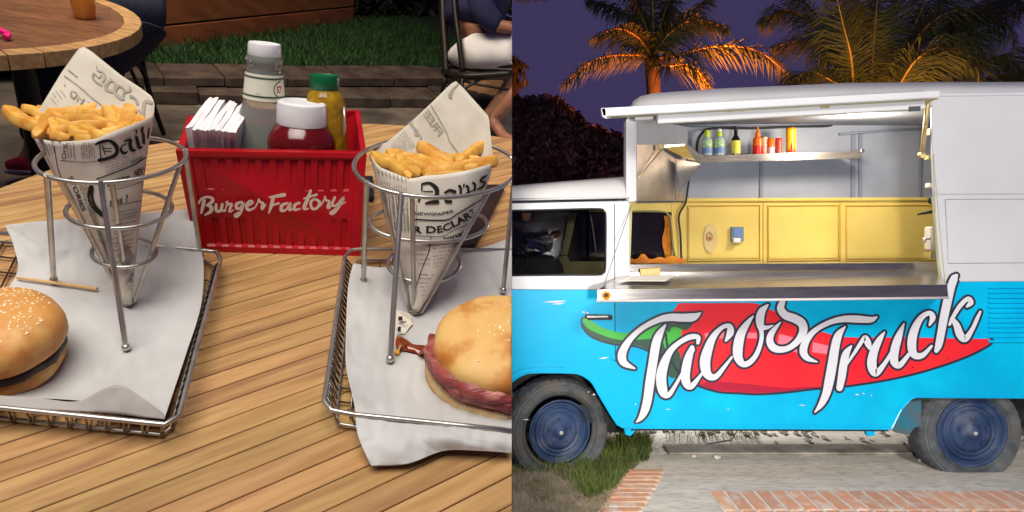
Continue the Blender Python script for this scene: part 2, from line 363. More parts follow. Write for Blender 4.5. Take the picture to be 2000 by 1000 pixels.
def thing(name, label, cat, loc, group=None):
    o = bpy.data.objects.new(name, None); col.objects.link(o); o.location = loc; o.empty_display_size = 0.1
    o['label'] = label; o['category'] = cat
    if group: o['group'] = group
    return o
def tag(o, label, cat, group=None, kind=None):
    if o is None: return None
    o['label'] = label; o['category'] = cat
    if group: o['group'] = group
    if kind: o['kind'] = kind
    return o
def struct(name, mb, m, parent=None, **k):
    o = put(name, mb, m, parent, **k)
    if o: o['kind'] = 'structure'
    return o

# lettering: strokes given as (x, y, width) in drawing units, mapped by conv -> photo units, then laid on a surface function
def stroke(mb, pts, conv, sc, surf, lift, grow=0.0, n=None, caps=True):
    pts = [Vector(p) for p in pts]; n = n or max(4, (len(pts) - 1) * 6)
    c = catmull(pts, n); L = []; Rr = []
    for i, p in enumerate(c):
        a = c[max(i - 1, 0)]; b = c[min(i + 1, n)]; t = Vector((b.x - a.x, b.y - a.y)); t = t.normalized() if t.length > 1e-9 else Vector((1, 0))
        nn = Vector((-t.y, t.x)); hw = max(p.z, 1.0) / 2 + grow * sc
        L.append(Vector((p.x, p.y)) + nn * hw); Rr.append(Vector((p.x, p.y)) - nn * hw)
    rows = [[surf(*conv(q.x, q.y), lift) for q in L], [surf(*conv(q.x, q.y), lift) for q in Rr]]
    mb.grid(rows)
    if caps:
        for p in (c[0], c[-1]):
            hw = max(p.z, 1.0) / 2 + grow * sc; k = 12
            mb.poly([surf(*conv(p.x + hw * math.cos(2 * math.pi * j / k), p.y + hw * math.sin(2 * math.pi * j / k)), lift * 1.04) for j in range(k)])
def ptext(mb, body, conv, surf, lift, mirror=False, bold=0.0, font_shear=0.0):
    cu = bpy.data.curves.new('t', 'FONT'); cu.body = body; cu.size = 1.0; cu.resolution_u = 3; cu.offset = bold; cu.shear = font_shear
    o = bpy.data.objects.new('t', cu); col.objects.link(o)
    bpy.context.view_layer.update(); dg = bpy.context.evaluated_depsgraph_get(); me = o.evaluated_get(dg).to_mesh()
    xs = [v.co.x for v in me.vertices]; wd = max(xs) if xs else 1
    vs = [surf(*conv(((wd - v.co.x) if mirror else v.co.x) / wd, v.co.y / 0.7), lift) for v in me.vertices]
    mb.add(vs, [tuple(p.vertices) for p in me.polygons])
    o.evaluated_get(dg).to_mesh_clear(); bpy.data.objects.remove(o); bpy.data.curves.remove(cu)

# ================================================================== LEFT: burger restaurant table
SIDE = -1
HT = 0.012                     # height of the tray floor over the table
# ---- table
TC = (0.301, 0.6165); TR = 0.7956; VP = (3156.7, -178.7)
table = thing('dining_table', 'round slatted bamboo dining table carrying two fry cones and the red caddy', 'table', tw(TC[0], TC[1], -0.74))
def slat_line(k):              # one joint of the slats, as a line in the table plane
    x0 = 59.0 + 114.0 * k
    def at(s): return (x0 + (VP[0] - x0) * s, 1000 + (VP[1] - 1000) * s)
    a = tpt(*at(-0.12)); b = tpt(*at(0.3)); return Vector((a.x, a.y)), (Vector((b.x, b.y)) - Vector((a.x, a.y))).normalized()
def chord(k, gap):
    p, d = slat_line(k); nrm = Vector((-d.y, d.x)); p = p + nrm * gap
    c = Vector(TC); m = p - c; b = m.dot(d); q = b * b - (m.dot(m) - TR * TR)
    if q <= 0: return None
    s = math.sqrt(q); return p + d * (-b - s), p + d * (-b + s)
for k in range(-70, 9):
    lo = chord(k + 1, 0.0006); hi = chord(k, -0.0006)
    if not lo or not hi: continue
    pts = [lo[0]]
    def arc(a, b):
        c = Vector(TC); a0 = math.atan2((a - c).y, (a - c).x); a1 = math.atan2((b - c).y, (b - c).x)
        dlt = (a1 - a0 + math.pi) % (2 * math.pi) - math.pi
        return [c + Vector((math.cos(a0 + dlt * i / 3), math.sin(a0 + dlt * i / 3))) * TR for i in (1, 2)]
    pts = [lo[0], lo[1]] + arc(lo[1], hi[1]) + [hi[1], hi[0]] + arc(hi[0], lo[0])
    dz = random.uniform(-0.0003, 0.0003)
    mid = (lo[0] + hi[0]) * 0.5; d = (lo[1] - lo[0]).normalized(); an = math.atan2(d.y, d.x)
    L = RT @ Matrix.Rotation(an, 3, 'Z'); org = tw(mid.x, mid.y, 0)
    bmv = [tw(p.x, p.y, dz) for p in pts]
    mb = MB().prism(bmv, -NRM * 0.012)
    o = put('slat', mb, 'slat', table, bevel=0.0007, bseg=1)
    if not o: continue
    # give the slat its own axes so that the grain runs along it
    mw = Matrix.Translation(org) @ L.to_4x4(); off = Vector(table.location)
    o.data.transform(Matrix.Translation(off)); o.data.transform(mw.inverted()); o.matrix_local = Matrix.Translation(-off) @ mw
ring = [tw(TC[0] + TR * 0.985 * math.cos(a), TC[1] + TR * 0.985 * math.sin(a), -0.0125) for a in [2 * math.pi * i / 64 for i in range(64)]]
put('under_board', MB().prism(ring, -NRM * 0.02), 'underwood', table)
put('pedestal', MB().tube([tw(TC[0] - 0.35, TC[1], -0.033), tw(TC[0] - 0.35, TC[1], -0.74)], 0.035, 14), 'iron', table, smooth=True)

# ---- wire baskets
def qtpl(u, v, h): return tpl(u, v, h)
def wire(name, pts, r, parent, m='steel', seg=7, closed=False, n=None):
    c = catmull(pts, n) if n else pts
    return put(name, MB().tube(c, r, seg, closed), m, parent, smooth='all')
HR = 0.030
def basket(label, base, rim, low, cols, rows, zig, wirepx):
    b = thing('wire_basket', label, 'wire basket', base, 'wire serving baskets')
    wire('rim', rim, 0.0027, b, 'steel', 8)
    wire('lower_rim', low, 0.0021, b, 'steel', 6)
    for a, c in cols + rows: wire('floor_wire', [a, c], 0.0012, b, 'wiredark', 5)
    for p in zig: wire('side_wire', p, 0.0013, b, 'wiredark', 5)
    return b
def seg_pts(a, b, n): return [a.lerp(b, i / n) for i in range(n + 1)]
# left basket: corners (photo): front right (338,822), back right (430,494), back left (-60,440), front left (-190,770)
Lc = [qtpl(-230, 772, HR), qtpl(322, 829, HR), qtpl(350, 812, HR), qtpl(431, 508, HR), qtpl(424, 492, HR), qtpl(398, 489, HR), qtpl(-40, 452, HR)]
rimL = []
for a, b in zip(Lc, Lc[1:]): rimL += seg_pts(a, b, 3)[:-1]
rimL.append(Lc[-1])
lowL = [qtpl(-210, 795, 0.006), qtpl(316, 848, 0.006), qtpl(334, 836, 0.006), qtpl(418, 522, 0.006), qtpl(392, 505, 0.006), qtpl(-30, 470, 0.006)]
zig = []
for i in range(15):
    s = i / 14; a = lowL[0].lerp(lowL[1], s * 0.985 + 0.01); t = Lc[0].lerp(Lc[1], s * 0.99)
    q = Lc[0].lerp(Lc[1], min(1, s * 0.99 + 0.022)); zig.append([t, a.lerp(a + NRM * -0.0035, 1), a + NRM * -0.004 + (q - t) * 0.5, q])
for i in range(24):
    s = i / 23; a = lowL[2].lerp(lowL[3], s); t = Lc[2].lerp(Lc[3], s); q = Lc[2].lerp(Lc[3], min(1, s + 0.02)); zig.append([t, a, a.lerp(q, 0.4), q])
colsL = [(lowL[0].lerp(lowL[1], i / 12), lowL[5].lerp(lowL[4], i / 12)) for i in range(1, 12)]
rowsL = [(lowL[0].lerp(lowL[5], i / 9), lowL[1].lerp(lowL[3], i / 9)) for i in range(1, 9)]
basL = basket('wire basket at the left with the seeded burger, lined with white paper', lowL[1], rimL, lowL, colsL, rowsL, zig, None)
# mesh seen at the far left between rim and paper
HR2 = HR
Rc = [qtpl(1010, 488, HR), qtpl(705, 486, HR), qtpl(686, 488, HR), qtpl(673, 502, HR), qtpl(635, 768, HR), qtpl(633, 785, HR), qtpl(648, 801, HR), qtpl(690, 809, HR), qtpl(1010, 842, HR)]
rimR = []
for a, b in zip(Rc, Rc[1:]): rimR += seg_pts(a, b, 3)[:-1]
rimR.append(Rc[-1])
lowR = [qtpl(1010, 508, 0.006), qtpl(700, 508, 0.006), qtpl(688, 520, 0.006), qtpl(656, 812, 0.006), qtpl(662, 828, 0.006), qtpl(700, 834, 0.006), qtpl(1010, 866, 0.006)]
zig = []
for i in range(26):
    s = i / 25; t = Rc[4].lerp(Rc[3], s); a = lowR[3].lerp(lowR[2], s); q = Rc[4].lerp(Rc[3], min(1, s + 0.025)); zig.append([t, a, a.lerp(q, 0.5), q])
for i in range(12):
    s = i / 11; t = Rc[6].lerp(Rc[8], s); a = lowR[4].lerp(lowR[6], s); zig.append([t, a])
colsR = [(lowR[2].lerp(lowR[0], i / 13 + 0.0), lowR[3].lerp(lowR[6], i / 13)) for i in range(1, 13)]
rowsR = [(lowR[2].lerp(lowR[3], i / 14), lowR[0].lerp(lowR[6], i / 14)) for i in range(1, 14)]
basR = basket('wire basket at the right holding the ham burger, its paper hanging over the front', lowR[4], rimR, lowR, colsR, rowsR, zig, None)

# ---- paper liners: control grid in (u, v, height), refined bicubically
def sheet(name, ctrl, label, nu=90, nv=90, amp=0.0012, m='paper', thick=0.0004, seed=0, cat='paper liner'):
    rows = [catmull([Vector(p) for p in r], nu) for r in ctrl]
    cols = [catmull([rows[i][j] for i in range(len(rows))], nv) for j in range(nu + 1)]
    g = []
    for i in range(nv + 1):
        rr = []
        for j in range(nu + 1):
            q = cols[j][i]
            h = q.z + amp * noise.noise(Vector((q.x * 0.012, q.y * 0.02, seed))) + amp * 0.5 * noise.noise(Vector((q.x * 0.05, q.y * 0.03, seed + 5))) - amp * 0.35 * (1 - min(1, 5 * abs(noise.noise(Vector((q.x * 0.011, q.y * 0.014, seed + 9))))))
            rr.append(tpl(q.x, q.y, h))
        g.append(rr)
    mb = MB().grid(g)
    o = put(name, mb, m, None, smooth='all')
    if o:
        md = o.modifiers.new('thickness', 'SOLIDIFY'); md.thickness = thick; md.offset = 0
        tag(o, label, cat)
    return o
h = HT
sheet('paper_liner', [
    [(10, 440, .050), (90, 431, .055), (190, 424, .058), (290, 415, .060), (377, 408, .062)],
    [(28, 486, .030), (100, 482, .032), (200, 474, .034), (300, 470, .036), (388, 468, .038)],
    [(32, 536, h + .003), (100, 532, h + .002), (200, 534, h), (300, 522, h + .002), (398, 520, .022)],
    [(-20, 610, h), (90, 610, h), (200, 612, h), (300, 610, h), (392, 600, .018)],
    [(-60, 690, h), (60, 690, h), (180, 692, h), (290, 690, h), (364, 690, .018)],
    [(-80, 750, h), (50, 755, h), (160, 755, h), (270, 762, h), (340, 762, .020)],
    [(-90, 772, .020), (40, 776, .022), (150, 782, .024), (235, 794, .027), (322, 816, .030)]],
    'greaseproof paper under the seeded burger, its back edge standing up', seed=1, amp=.0022)
# curled front flap of the left paper
sheet('paper_flap', [
    [(-80, 768, .034), (60, 776, .035), (150, 784, .036), (200, 760, .048), (235, 752, .052), (275, 774, .044), (318, 806, .034)],
    [(-80, 790, .030), (60, 798, .031), (150, 803, .031), (200, 806, .032), (240, 810, .032), (280, 815, .031), (322, 819, .030)]],
    'small curled paper edge folded up along the front rim of the left basket', seed=3, nu=50, nv=8, amp=.001, cat='paper edge', m='flap')
sheet('paper_liner', [
    [(690, 514, .022), (760, 521, h + .004), (850, 486, .018), (930, 486, .03), (1010, 458, .045)],
    [(680, 560, .020), (760, 566, h), (850, 560, h), (930, 560, h), (1012, 556, h)],
    [(676, 640, .020), (760, 640, h), (850, 640, h), (930, 640, h), (1012, 640, h)],
    [(676, 715, .022), (760, 715, h), (850, 715, h), (930, 715, h), (1012, 715, h)],
    [(692, 790, .030), (770, 788, .020), (850, 800, .022), (930, 806, .024), (1012, 812, .024)],
    [(699, 850, .027), (775, 852, .028), (860, 850, .028), (930, 856, .028), (1012, 856, .026)],
    [(725, 910, .010), (795, 906, .012), (866, 881, .016), (930, 880, .016), (1012, 886, .014)]],
    'greaseproof paper under the ham burger, drooping over the basket edge onto the table', seed=9, amp=.003)

# ---- fry cone holders
def ringpts(cx_, cy_, a, b, tilt, hh, n=44):
    t = R(tilt); pts = []
    for i in range(n):
        an = 2 * math.pi * i / n; x = a * math.cos(an); y = b * math.sin(an)
        pts.append(tpl(cx_ + x * math.cos(t) - y * math.sin(t), cy_ + x * math.sin(t) + y * math.cos(t), hh))
    return pts
def nearest(pts, u, v):
    best = None
    for p in pts:
        d = p - Vector((0, 0, EYE)); uu = CX + FPX * d.x / d.y; vv = CY - FPX * d.z / d.y; e = (uu - u) ** 2 + (vv - v) ** 2
        if best is None or e < best[0]: best = (e, p)
    return best[1]
def holder(label, rings, legs, rods, tip, wr, lr):
    base = tpl(*tip, HT); t = thing('fry_cone_stand', label, 'fry stand', base, 'wire cone stands for fries')
    rp = []
    for r in rings:
        p = ringpts(*r); rp.append(p); put('ring', MB().tube(p, wr, 9, True), 'steel', t, smooth='all')
    for (tu, tv), (fu, fv) in legs:
        a = nearest(rp[0], tu, tv); b = tpl(fu, fv, HT + 0.006)
        leg = put('leg', MB().tube([a + (a - b).normalized() * 0.002, a.lerp(b, 0.5), b], lr, 10), 'steel', t, smooth=True)
        if leg: put('foot', MB().blob(b, lr * 1.5, lr * 1.5, lr * 1.5, 12, 8), 'steel', leg, smooth='all')
    for (tu, tv), (fu, fv) in rods:
        a = nearest(rp[0], tu, tv); b = tpl(fu, fv, HT + 0.004)
        put('cone_rod', MB().tube([a, b], wr * 1.05, 9), 'steel', t, smooth=True)
    put('tip_ring', MB().tube([base + tw(0.006 * math.cos(x), 0.006 * math.sin(x)) - TT + NRM * 0.004 for x in [2 * math.pi * i / 14 for i in range(14)]], 0.0022, 7, True), 'steel', t, smooth='all')
    return t, rp
stL, rL = holder('chrome wire cone stand in the left basket, holding the taller heap of fries',
    [(215.5, 312, 149, 44, -4, .192), (232, 409, 104, 37, -3, .134), (242, 493, 63, 29, -2, .077)],
    [((205, 357), (246, 678)), ((98, 345), (105, 545)), ((356, 300), (392, 500))],
    [((115, 350), (240, 588)), ((218, 357), (254, 590)), ((345, 315), (263, 588))], (250, 594), .0026, .0031)
stR, rR = holder('chrome wire cone stand in the right basket beside the ham burger',
    [(851, 327, 160, 59, 1.0, .190), (837, 436, 115, 36, 1, .122), (828, 516, 70, 35, 0, .061)],
    [((790, 380), (762, 701)), ((722, 352), (710, 546)), ((1000, 345), (983, 566))],
    [((803, 384), (809, 612)), ((960, 372), (822, 610)), ((742, 368), (800, 606))], (811, 611), .0030, .0036)

# ---- paper cones
def ydep(p): return p.y
class Cone:
    def __init__(s, tip, top, ul, ur, k=1.0):
        s.yt = tpl(tip[0], tip[1], HT + .01).y; s.yT = top[2]; s.vt = tip[1]; s.vT = top[1]; s.ul = ul; s.ur = ur; s.k = k
    def ya(s, v): return lerp(s.yT, s.yt, (v - s.vT) / (s.vt - s.vT))
    def S(s, u, v, lift=0.0):
        a = interp(s.ul, v); b = interp(s.ur, v); y = s.ya(v); hw = (b - a) / 2; c = (a + b) / 2
        q = max(-1, min(1, (u - c) / max(hw, 0.5)))
        y2 = y - s.k * hw * y / FPX * math.sqrt(max(0, 1 - q * q)) - lift
        return P(u, v, y2)
def centre(pts): return sum(pts, Vector()) / len(pts)
yL = centre(rL[0]).y; yR = centre(rR[0]).y
cL = Cone((250, 592), (0, 316, yL), [(195, 40), (262, 62), (345, 107), (455, 167), (585, 238), (600, 246)], [(200, 303), (240, 299), (280, 291), (350, 281), (403, 276), (460, 270), (540, 262), (600, 256)], 0.8)
cR = Cone((812, 608), (0, 330, yR), [(260, 718), (305, 724), (370, 738), (460, 764), (540, 789), (608, 806)], [(260, 960), (318, 964), (345, 957), (375, 945), (420, 924), (470, 903), (545, 858), (608, 818)], 0.8)
def cone_paper(C, name, tip, front, flap, label, yoff, crease=None):
    t = thing(name, label, 'paper cone', tpl(*tip, HT))
    # front: rows from tip up to the front edge curve
    mb = MB(); rows = []
    N = 40; fr = catmull([Vector((u, v, 0)) for u, v in front], N)
    for i in range(30):
        s = i / 29; row = []
        for j in range(N + 1):
            q = fr[j]; v = lerp(tip[1], q.y, s)
            a = interp(C.ul, v); b = interp(C.ur, v); a1 = interp(C.ul, q.y); b1 = interp(C.ur, q.y)
            f = (q.x - a1) / (b1 - a1); f = max(0.0, min(1.0, f)); u = lerp(a, b, f)
            row.append(C.S(u, v, -0.0006 + 0.0008 * noise.noise(Vector((u * .03, v * .02, 3)))))
        rows.append(row)
    mb.grid(rows); o = put('paper_front', mb, 'news', t, smooth='all')
    md = o.modifiers.new('thickness', 'SOLIDIFY'); md.thickness = 0.0003; md.offset = -1
    # back and flap
    fl = []
    acc = [0.0]
    for a, b in zip(flap, flap[1:]): acc.append(acc[-1] + math.hypot(a[0] - b[0], a[1] - b[1]))
    for j in range(N + 1):
        d = acc[-1] * j / N; k = max(i for i in range(len(acc)) if acc[i] <= d + 1e-6); k = min(k, len(flap) - 2); tt = (d - acc[k]) / (acc[k + 1] - acc[k])
        fl.append((lerp(flap[k][0], flap[k + 1][0], tt), lerp(flap[k][1], flap[k + 1][1], tt)))
    rows = []
    for i in range(15):
        s = i / 14; row = []
        for j in range(N + 1):
            q = fr[j]; u = lerp(q.x, fl[j][0], s); v = lerp(q.y + 26 * math.sin(math.pi * j / N), fl[j][1], s)
            row.append(C.F(u, v, -0.0005))
        rows.append(row)
    o = put('paper_back', MB().grid(rows), 'newsback', t, smooth='all')
    md = o.modifiers.new('thickness', 'SOLIDIFY'); md.thickness = 0.0003; md.offset = -1
    return t
def mkF(C, uc, hw, vt, lean, crease=None):
    def F(u, v, lift=0.0):
        q = max(-1, min(1, (u - uc) / hw)); y = C.ya(vt)
        y2 = y + (hw * 0.42 * y / FPX) * math.sqrt(max(0, 1 - q * q)) + (vt - v) * lean
        if crease:
            y2 += 0.012 * max(0, 1 - abs(u - interp(crease, v)) / 60.0)
        y2 += 0.0015 * noise.noise(Vector((u * .02, v * .02, 1)))
        return P(u, v, y2 - lift)
    return F
cL.F = mkF(cL, 182, 124, 262, 0.00020)
cR.F = mkF(cR, 844, 124, 320, 0.00020, [(150, 888), (200, 882), (300, 868)])
frontL = [(62, 262), (80, 271), (110, 276), (150, 275), (186, 271), (205, 263), (240, 250), (272, 238), (300, 225)]
flapL = [(62, 262), (80, 208), (120, 142), (150, 100), (160, 90), (176, 98), (235, 146), (272, 170), (295, 187), (302, 200), (301, 226)]
frontR = [(724, 303), (740, 324), (765, 336), (800, 348), (832, 343), (870, 340), (920, 331), (964, 318)]
flapR = [(724, 303), (732, 286), (756, 278), (805, 236), (850, 194), (876, 168), (889, 157), (905, 172), (930, 200), (955, 228), (958, 262), (964, 318)]
pcL = cone_paper(cL, 'newspaper_cone', (250, 594), frontL, flapL, 'newsprint paper cone with old style Daily lettering, left of the red caddy', 0)
pcR = cone_paper(cR, 'newspaper_cone', (812, 609), frontR, flapR, 'newsprint paper cone reading NEWSPAPER, leaning in the right stand', 0)

# ---- print on the cones
def big(parent, surf, strokes, conv, sc, name, m='ink', lift=0.0009, grow=0.0):
    mb = MB()
    for i, s_ in enumerate(strokes): stroke(mb, s_, conv, sc, surf, lift + 0.00003 * i, grow)
    return put(name, mb, m, parent, fix=False)
c3 = lambda x, y: (60 + x / 8, 240 + y / 8)
DAILY = [[(1015, 335, 25), (1100, 300, 45), (1230, 282, 40), (1320, 345, 60), (1352, 430, 55), (1310, 510, 50), (1180, 560, 45), (1070, 585, 50)],
    [(1078, 350, 12), (1092, 545, 12)], [(1120, 350, 8), (1140, 430, 12), (1162, 495, 8)], [(1130, 395, 10), (1262, 402, 8)], [(1150, 445, 9), (1262, 448, 8)],
    [(1470, 285, 20), (1560, 268, 40), (1552, 330, 50), (1578, 420, 52), (1630, 430, 30)], [(1500, 320, 10), (1425, 368, 16), (1412, 430, 35), (1460, 475, 38), (1512, 450, 14)],
    [(1655, 230, 44), (1680, 330, 46), (1700, 388, 46), (1742, 372, 14)], [(1652, 112, 18), (1658, 158, 20)],
    [(1762, 72, 16), (1740, 110, 30), (1765, 200, 30), (1770, 320, 34)], [(1852, 92, 22), (1832, 240, 18)]]
big(pcL, cL.S, DAILY, c3, 8, 'masthead_print', grow=.45)
def dashes(mb, surf, x0, y0, x1, y1, w, n, lift=0.0008, fill=0.72):
    dx, dy = (x1 - x0) / n, (y1 - y0) / n; L_ = math.hypot(dx, dy) or 1e-6; nx, ny = -dy / L_ * w / 2, dx / L_ * w / 2
    for i in range(n):
        if random.random() > 0.9: continue
        f = fill * random.uniform(0.6, 1.2); a = (x0 + dx * i, y0 + dy * i); b = (a[0] + dx * f, a[1] + dy * f)
        mb.add([surf(a[0] + nx, a[1] + ny, lift), surf(b[0] + nx, b[1] + ny, lift), surf(b[0] - nx, b[1] - ny, lift), surf(a[0] - nx, a[1] - ny, lift)], [(0, 1, 2, 3)])
mb = MB()
for x in (131, 136.5, 142.5, 158, 162.5, 167.5, 172.5, 177, 182): dashes(mb, cL.S, x, 279, x + 3, 310, 2.0, 9)
for x in (76, 82, 88, 94, 100): dashes(mb, cL.S, x, 279 + (x - 76) * .1, x + 9, 304, 1.4, 9)
for i in range(9): dashes(mb, cL.S, 222, 424 + i * 8.5, 270 - i * 1.2, 414 + i * 8.5, 1.6, 12)
for i in range(4): dashes(mb, cL.S, 190 + i * 4, 440, 214 + i * 3, 520, 1.2, 14)
for i in range(6): dashes(mb, cL.S, 246 + i * 2.2, 556 - i * 1, 254 + i * 1.4, 538 - i * 1, 1.4, 3)
for i in range(8): dashes(mb, cL.S, 244, 530 + i * 6, 262 - i * .6, 520 + i * 6, 1.3, 5)
for i in range(7): dashes(mb, cL.S, 150 + i * 3.5, 352 + i * 2, 196 + i * 2.2, 470 + i * 4, 1.2, 26)
for i in range(10): dashes(mb, cL.S, 216 + i * .6, 418 + i * 12, 268 - i * 1.4, 408 + i * 12, 1.2, 12)
for i in range(4): dashes(mb, cL.S, 206, 322 + i * 5.5, 252, 306 + i * 5.5, 1.2, 11)
put('small_print', mb, 'inksmall', pcL, fix=False)['kind'] = 'stuff'
mb = MB()
def rule(mb, surf, pts, w, lift=0.0009):
    n = 26; c = catmull([(a, b, w) for a, b in pts], n)
    mb.grid([[surf(p.x, p.y - w / 2, lift) for p in c], [surf(p.x, p.y + w / 2, lift) for p in c]])
rule(mb, cL.S, [(118, 313), (160, 317), (190, 315)], 1.2)
rule(mb, cL.S, [(188, 350), (222, 338), (262, 322), (286, 307)], 2.6)
rule(mb, cL.S, [(212, 372), (245, 366), (280, 354)], 1.2); rule(mb, cL.S, [(214, 404), (245, 398), (276, 392)], 1.2)
c = catmull([(105, 284, 1), (112, 325, 1), (120, 352, 1)], 12); mb.grid([[cL.S(p.x - .7, p.y, .0009) for p in c], [cL.S(p.x + .7, p.y, .0009) for p in c]])
ptext(mb, 'Orig', lambda x, y: (121 - y * 9 + 8, 311 - x * 30), cL.S, .0009)
ptext(mb, 'ries ?', lambda x, y: (214 + x * 36 + y * 0, 402 - x * 8 - y * 14), cL.S, .0009, bold=.02)
ptext(mb, 'NCES', lambda x, y: (208 + x * 46, 364 - x * 10 - y * 11), cL.S, .0009, bold=.03)
ptext(mb, 'NEXT', lambda x, y: (262 + x * 23, 346 - x * 9 - y * 12), cL.S, .0009, bold=.03)
ptext(mb, 'STORIES', lambda x, y: (133 + x * 27 + y * 8, 345 + x * 68 - y * 2), cL.S, .0009, bold=.01)
ptext(mb, 'FAVO', lambda x, y: (255 + x * 24, 321 - x * 9 - y * 7), cL.S, .0009, bold=.01)
put('headline_print', mb, 'ink', pcL, fix=False)
mb = MB()
stroke(mb, [(178, 366, 10), (176, 385, 11), (184, 404, 10), (198, 418, 9), (204, 421, 7)], lambda x, y: (x, y), 1, cL.S, .0009)
put('dark_emblem_print', mb, 'ink', pcL, fix=False)
mb = MB()
mb.grid([[cL.S(lerp(228, 250, i / 8), lerp(498, 478, i / 8), .0009) for i in range(9)], [cL.S(lerp(240, 262, i / 8), lerp(522, 500, i / 8), .0009) for i in range(9)]])
put('dark_patch_print', mb, 'ghost', pcL, fix=False)
# reversed show-through on the flaps
mb = MB()
c2 = lambda x, y: (120 + x / 7.695, 110 + y / 7.695)
GH = [[(525, 140, 12), (545, 210, 25), (620, 240, 30), (650, 310, 40), (620, 370, 40)], [(480, 260, 30), (470, 320, 30), (520, 380, 28), (600, 430, 30)], [(500, 260, 18), (560, 320, 22), (600, 280, 16)],
      [(740, 350, 45), (670, 430, 50), (680, 500, 45), (800, 540, 40)], [(760, 370, 20), (800, 400, 25), (790, 490, 30)], [(850, 440, 45), (800, 540, 45), (880, 620, 50), (930, 640, 40)], [(860, 440, 30), (940, 500, 35), (910, 630, 40)], [(1020, 450, 14), (1030, 510, 40), (940, 540, 25)],
      [(1040, 600, 45), (1110, 640, 35), (1140, 710, 45)], [(1350, 700, 50), (1260, 680, 50), (1230, 780, 55), (1230, 880, 50)], [(1160, 810, 30), (1230, 890, 28)]]
for i, s_ in enumerate(GH): stroke(mb, s_, c2, 7.7, lambda u, v, l: cL.F(u, v, l), .0011 + .00003 * i)
stroke(mb, [(40, 290, 18), (250, 440, 18), (480, 640, 20), (690, 800, 20)], c2, 7.7, lambda u, v, l: cL.F(u, v, l), .0011)
for i, s_ in enumerate([[(150, 520, 14), (140, 590, 28), (190, 630, 22)], [(170, 520, 14), (230, 560, 16), (190, 630, 16)], [(260, 600, 12), (230, 670, 14)], [(340, 640, 20), (290, 710, 24)], [(270, 625, 10), (330, 660, 10)], [(400, 690, 16), (430, 700, 16)], [(45, 420, 18), (50, 435, 18)], [(100, 200, 14), (230, 300, 20)]]):
    stroke(mb, s_, c2, 7.7, lambda u, v, l: cL.F(u, v, l), .0011 + .00003 * i)
for i in range(4): dashes(mb, cL.F, 96 + i * 6, 186 - i * 5, 110 + i * 6, 204 - i * 5, 1.5, 4, .0011)
put('reversed_print', mb, 'ghost', pcL, fix=False)
mb = MB()
c4 = lambda x, y: (720 + x / 5.554, 320 + y / 5.554)
NEWS = [[(578, 218, 15), (660, 208, 25), (728, 258, 42), (742, 310, 42), (722, 385, 36)], [(576, 220, 10), (576, 290, 10)], [(595, 298, 7), (695, 300, 7)], [(620, 428, 16), (680, 415, 32), (750, 412, 32)], [(552, 370, 22), (545, 405, 14)],
    [(828, 312, 18), (880, 288, 26), (935, 302, 32)], [(838, 345, 10), (830, 380, 22), (850, 408, 28), (892, 408, 30)],
    [(985, 240, 26), (1000, 265, 22), (998, 322, 22)], [(1035, 222, 14), (1030, 250, 10)], [(1065, 240, 24), (1082, 260, 20), (1080, 318, 22)], [(1132, 205, 16), (1155, 225, 20), (1150, 285, 20)], [(1060, 318, 8), (1150, 282, 8)],
    [(1280, 128, 12), (1235, 155, 22), (1215, 190, 16), (1262, 200, 20), (1240, 250, 20), (1180, 276, 10)]]
for i, s_ in enumerate(NEWS): stroke(mb, s_, c4, 5.55, cR.S, .0010 + .00003 * i, grow=.5)
put('masthead_print', mb, 'ink', pcR, fix=False)
mb = MB()
q4 = lambda pts: [c4(*p) for p in pts]
rule(mb, cR.S, q4([(500, 600), (700, 612), (860, 606), (960, 545), (1100, 462), (1225, 388)]), 2.6)
rule(mb, cR.S, q4([(480, 778), (650, 786), (800, 786), (900, 735), (1135, 630)]), 1.1)
def curvy(pts, hgt):
    c = catmull([(p[0], p[1], 0) for p in pts], 20)
    def conv(x, y):
        x = max(0, min(1, x)); k = min(int(x * 20), 19); p = c[k].lerp(c[k + 1], x * 20 - k); t = (c[k + 1] - c[k]).normalized()
        return c4(p.x + t.y * y * hgt, p.y - t.x * y * hgt)
    return conv
ptext(mb, 'NEWSPAPER', curvy([(498, 552), (640, 556), (780, 556), (925, 526)], 30), cR.S, .0009, bold=.02)
ptext(mb, 'R DECLARE', curvy([(490, 748), (640, 748), (800, 742), (940, 680), (1060, 615), (1165, 552)], 72), cR.S, .0009, bold=.03)
ptext(mb, 'format', curvy([(815, 832), (900, 815), (1050, 760)], 45), cR.S, .0009, bold=.02)
c = catmull([(842, 462, 0), (838, 490, 0), (826, 520, 0), (814, 556, 0)], 14); mb.grid([[cR.S(p.x - .8, p.y, .0009) for p in c], [cR.S(p.x + .8, p.y, .0009) for p in c]])
put('headline_print', mb, 'ink', pcR, fix=False)
mb = MB()
for i in range(9): dashes(mb, cR.S, 744 + i * 7.2, 372 + i * 3 - 6, 754 + i * 6.2, 446 + i * 1.5, 2.0, 22)
for i in range(4): dashes(mb, cR.S, 802 + i * 4, 392, 802 + i * 3.6, 452, 1.6, 16)
for i in range(8): dashes(mb, cR.S, 738 + i * 7.6, 331 + i * 2.3, 740 + i * 7.6, 341 + i * 2.3, 1.8, 3)
for i in range(7): dashes(mb, cR.S, 846, 478 + i * 7.5, 893 - i * 6, 474 + i * 7.5, 1.5, 11)
for i in range(7): dashes(mb, cR.S, 818 + i, 536 + i * 8, 848 - i * 4, 536 + i * 8, 1.6, 6)
for i in range(6): dashes(mb, cR.S, 806 - i * .5, 470 + i * 9, 842, 470 + i * 9, 1.2, 9)
for i in range(12): dashes(mb, cR.S, 742 + i * 4.6, 352 + i * 1.2, 756 + i * 3.9, 450, 1.2, 24)
put('small_print', mb, 'inksmall', pcR, fix=False)['kind'] = 'stuff'
mb = MB()
c5 = lambda x, y: (720 + x / 4.76, 150 + y / 4.76)
